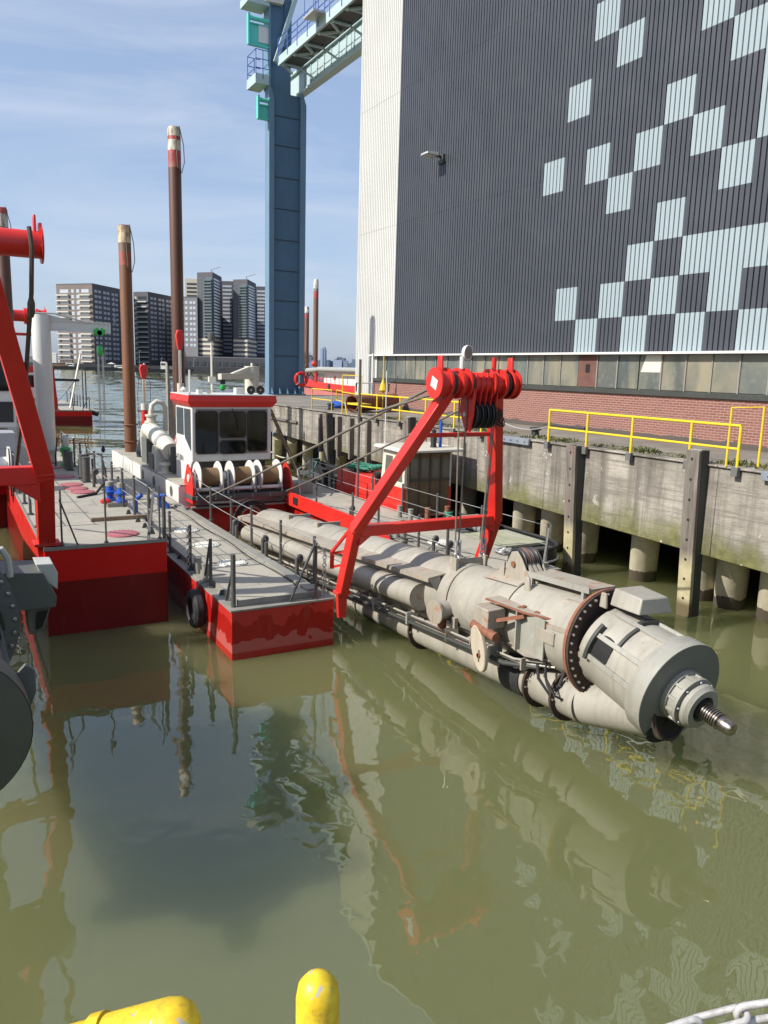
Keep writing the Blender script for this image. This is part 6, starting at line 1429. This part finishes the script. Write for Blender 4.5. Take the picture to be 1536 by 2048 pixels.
def clutter(u,w,h,z,m_,name,label,cat,group=None):
    c=farp(u,DB+2); x=RT*w/2; y=FW*1.2
    MBx=MB().prism([c-x-y+V((0,0,3.2)),c+x-y+V((0,0,3.2)),c+x+y+V((0,0,3.2)),c-x+y+V((0,0,3.2))],(0,0,h)).prism([c-x*1.1-y*1.2+V((0,0,3.2+h)),c+x*1.1-y*1.2+V((0,0,3.2+h)),c+x*1.0+V((0,0,3.8+h)),c-x*1.0+V((0,0,3.8+h))],tuple(y*1.2))
    single(name,MBx,m_,label,cat,group)
clutter(-200,16,6.5,0,M['b_grey'],'quay_shed','long grey quay shed at the left of the far bank','shed')
clutter(-183,10,4.5,0,M['b_brown'],'quay_shed','brownish low shed below the first apartment block','shed')
clutter(-190.5,6,9.5,0,M['white'],'quay_house','white house beside the crane post on the far bank','house')
# distant skyline down the river
def skyl(u,w,z,d,m_,name,label,cat='tower block',top=None):
    c=farp(u,d); k=d/450; x=RT*w*k/2; y=FW*15; h=Z_(z,d)
    q=MB().prism([c-x-y,c+x-y,c+x+y,c-x+y],(0,0,h))
    if top: q.prism([c-x*.6-y*.6+V((0,0,h)),c+x*.6-y*.6+V((0,0,h)),c+x*.6+y*.6+V((0,0,h)),c-x*.6+y*.6+V((0,0,h))],(0,0,top*k))
    single(name,q,m_,label,cat,'towers on the far horizon',smooth=0)
DS=1500
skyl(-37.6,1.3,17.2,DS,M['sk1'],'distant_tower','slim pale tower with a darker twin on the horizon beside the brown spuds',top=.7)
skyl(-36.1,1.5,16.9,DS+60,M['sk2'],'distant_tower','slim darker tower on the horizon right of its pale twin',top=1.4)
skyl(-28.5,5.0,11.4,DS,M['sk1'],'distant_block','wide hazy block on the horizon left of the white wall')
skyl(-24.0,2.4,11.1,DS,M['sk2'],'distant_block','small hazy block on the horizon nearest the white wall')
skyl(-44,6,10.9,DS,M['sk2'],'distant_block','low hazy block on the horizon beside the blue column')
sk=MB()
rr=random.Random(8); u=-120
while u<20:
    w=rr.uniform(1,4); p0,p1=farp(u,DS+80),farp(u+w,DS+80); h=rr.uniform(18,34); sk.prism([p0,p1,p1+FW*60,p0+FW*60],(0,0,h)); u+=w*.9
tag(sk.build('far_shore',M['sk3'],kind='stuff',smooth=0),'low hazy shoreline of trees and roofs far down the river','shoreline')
c=farp(-45.2,1400); wt=thing('wind_turbine',c,'tiny pale wind turbine on the horizon beside the blue column','wind turbine')
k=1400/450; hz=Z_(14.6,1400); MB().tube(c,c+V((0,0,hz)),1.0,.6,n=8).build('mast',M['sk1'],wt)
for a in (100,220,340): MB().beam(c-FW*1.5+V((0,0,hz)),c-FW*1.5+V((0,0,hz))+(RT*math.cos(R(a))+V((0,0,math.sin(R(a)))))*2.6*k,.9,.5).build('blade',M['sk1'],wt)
# bare tree at the edge of the white wall
t=thing('bare_tree',(27.3,64,ZQ),'bare leafless tree just showing beside the white corner of the hall','tree')
tr=MB(); rr=random.Random(17)
tw=MB()
def branch(p,d,L,r,lev):
    q_=p+d*L; (tr if lev<2 else tw).tube(p,q_,r,r*.6,n=5,caps=False)
    if lev>=5: return
    for k in range(3):
        nd=(d+V((rr.uniform(-.7,.7),rr.uniform(-.7,.7),rr.uniform(-.1,.5)))).normalized(); branch(lerp(p,q_,rr.uniform(.6,1)),nd,L*rr.uniform(.6,.8),r*.55,lev+1)
branch(V((28.2,66,ZQ)),V((0,0,1)),1.5,.12,0)
tr.build('trunk',M['twig'],t); tw.build('crown',M['twig'],t)

# ------------------------------------------------------------------ where the photographer stands
struct('near_quay',MB().prism([(-6,4.6,-1.5),(-.1,1.6,-1.5),(2.5,.25,-1.5),(8,-2.6,-1.5),(8,-14,-1.5),(-6,-14,-1.5)],(0,0,5.7)),M['conc'],smooth=0)
t=thing('ladder_grip',(.55,1.19,4.2),'upright yellow tube with a worn rounded top at the bottom edge of the photo','grab post','yellow grab tubes at the near quay')
MB().lathe((.55,1.19,3.2),(0,0,1),[(0,.042),(1.61,.042),(1.635,.038),(1.65,.027),(1.658,.012),(1.66,0)],28).build('post',M['yelw'],t)
MB().box(.40,.55,.90,1.19,3.9,3.96).build('bracket',M['yelw'],t)
t=thing('ladder_grip',(.22,1.36,4.2),'sloping yellow tube with a rounded end and a collar, at the bottom left','grab post','yellow grab tubes at the near quay')
e0,e1=V((.318,1.310,4.748)),V((.10,1.42,4.675)); ax=e1-e0; L_=ax.length
MB().lathe(e0-ax.normalized()*.035,ax,[(0,0),(.003,.017),(.013,.036),(.032,.048),(.056,.053),(.185,.053),(.185,.059),(.21,.059),(.22,.051),(L_+.6,.051)],28,False).build('tube',M['yelw'],t)
ch=thing('steel_chain',(1.25,.8,4.7),'heavy pale galvanised chain hanging across the bottom right corner','chain')
pts=[V((1.09,.875,4.735)),V((1.19,.832,4.768)),V((1.265,.79,4.797)),V((1.34,.745,4.818)),V((1.42,.705,4.842)),V((1.50,.66,4.865))]
for k in range(5):
    p,q_=pts[k],pts[k+1]; d=(q_-p).normalized(); c=(p+q_)/2; hl_=(q_-p).length/2+.010
    s_=d.cross(V((0,0,1))).normalized() if k%2 else d.cross(d.cross(V((.3,.2,1))).normalized() ).normalized()
    if k%2==0: s_=(V((0,0,1))-d*d.z).normalized()
    wv=.017; lk=[]
    for i in range(9):
        a=-math.pi/2+math.pi*i/8; lk.append(c+d*(hl_-wv+wv*math.cos(a))+s_*wv*math.sin(a))
    for i in range(9):
        a=math.pi/2+math.pi*i/8; lk.append(c+d*(-hl_+wv+wv*math.cos(a))+s_*wv*math.sin(a))
    MB().path(lk,.0068,10,True).build('link',M['chainm'],ch,smooth=60)

# ------------------------------------------------------------------ camera, sky and sun
cam=bpy.data.cameras.new('camera'); co=bpy.data.objects.new('camera',cam); COL.objects.link(co)
th,p_,rl=R(29.27),R(10.28),R(1.57)
f=V((math.sin(th)*math.cos(p_),math.cos(th)*math.cos(p_),-math.sin(p_))); rt=V((math.cos(th),-math.sin(th),0)); dn=f.cross(rt)
Xc=rt*math.cos(rl)-dn*math.sin(rl); Dc=rt*math.sin(rl)+dn*math.cos(rl)
co.matrix_world=Matrix(((Xc.x,-Dc.x,-f.x,0),(Xc.y,-Dc.y,-f.y,0),(Xc.z,-Dc.z,-f.z,6),(0,0,0,1)))
cam.sensor_fit='VERTICAL'; cam.sensor_height=36; cam.lens=1555/2048*36; cam.clip_start=.05; cam.clip_end=6000
S.camera=co
W=bpy.data.worlds.new('World'); S.world=W; W.use_nodes=True; nt=W.node_tree; bg=nt.nodes['Background']
sky=nt.nodes.new('ShaderNodeTexSky'); sky.sky_type='NISHITA'; sky.sun_disc=False
SD=V((-1,.07,.79)).normalized()
sky.sun_elevation=math.asin(SD.z); sky.sun_rotation=math.atan2(SD.x,SD.y); sky.air_density=1.0; sky.dust_density=1.6; sky.ozone_density=1.6
tc=N(nt,'ShaderNodeTexCoord'); mp=N(nt,'ShaderNodeMapping'); mp.inputs['Rotation'].default_value=(R(14),R(-24),R(-20)); mp.inputs['Scale'].default_value=(1.0,3.6,6.5); nt.links.new(tc.outputs['Generated'],mp.inputs[0])
ci=noise(nt,mp.outputs[0],1.5,7,.58,.9)
cr=ramp(nt,ci,[(.44,(0,0,0)),(.74,(.5,.5,.5))])
col=mix(nt,.55,sky.outputs[0],(2.15,2.75,4.05))
col=mix(nt,cr,col,(3.9,4.3,4.9))
nt.links.new(col,bg.inputs[0]); bg.inputs[1].default_value=.126
sl=bpy.data.lights.new('sun','SUN'); sl.energy=4.0; sl.angle=R(.5); sl.color=(1,.955,.88); so=bpy.data.objects.new('sun',sl); COL.objects.link(so); so.rotation_euler=SD.to_track_quat('Z','Y').to_euler(); so.location=(-40,0,60)
S.view_settings.view_transform='Standard'; S.view_settings.look='None'; S.view_settings.exposure=.58; S.view_settings.gamma=1
S.cycles.max_bounces=6; S.cycles.diffuse_bounces=2; S.cycles.glossy_bounces=3; S.cycles.transmission_bounces=2; S.cycles.caustics_reflective=False; S.cycles.caustics_refractive=False
S.cycles.use_denoising=True
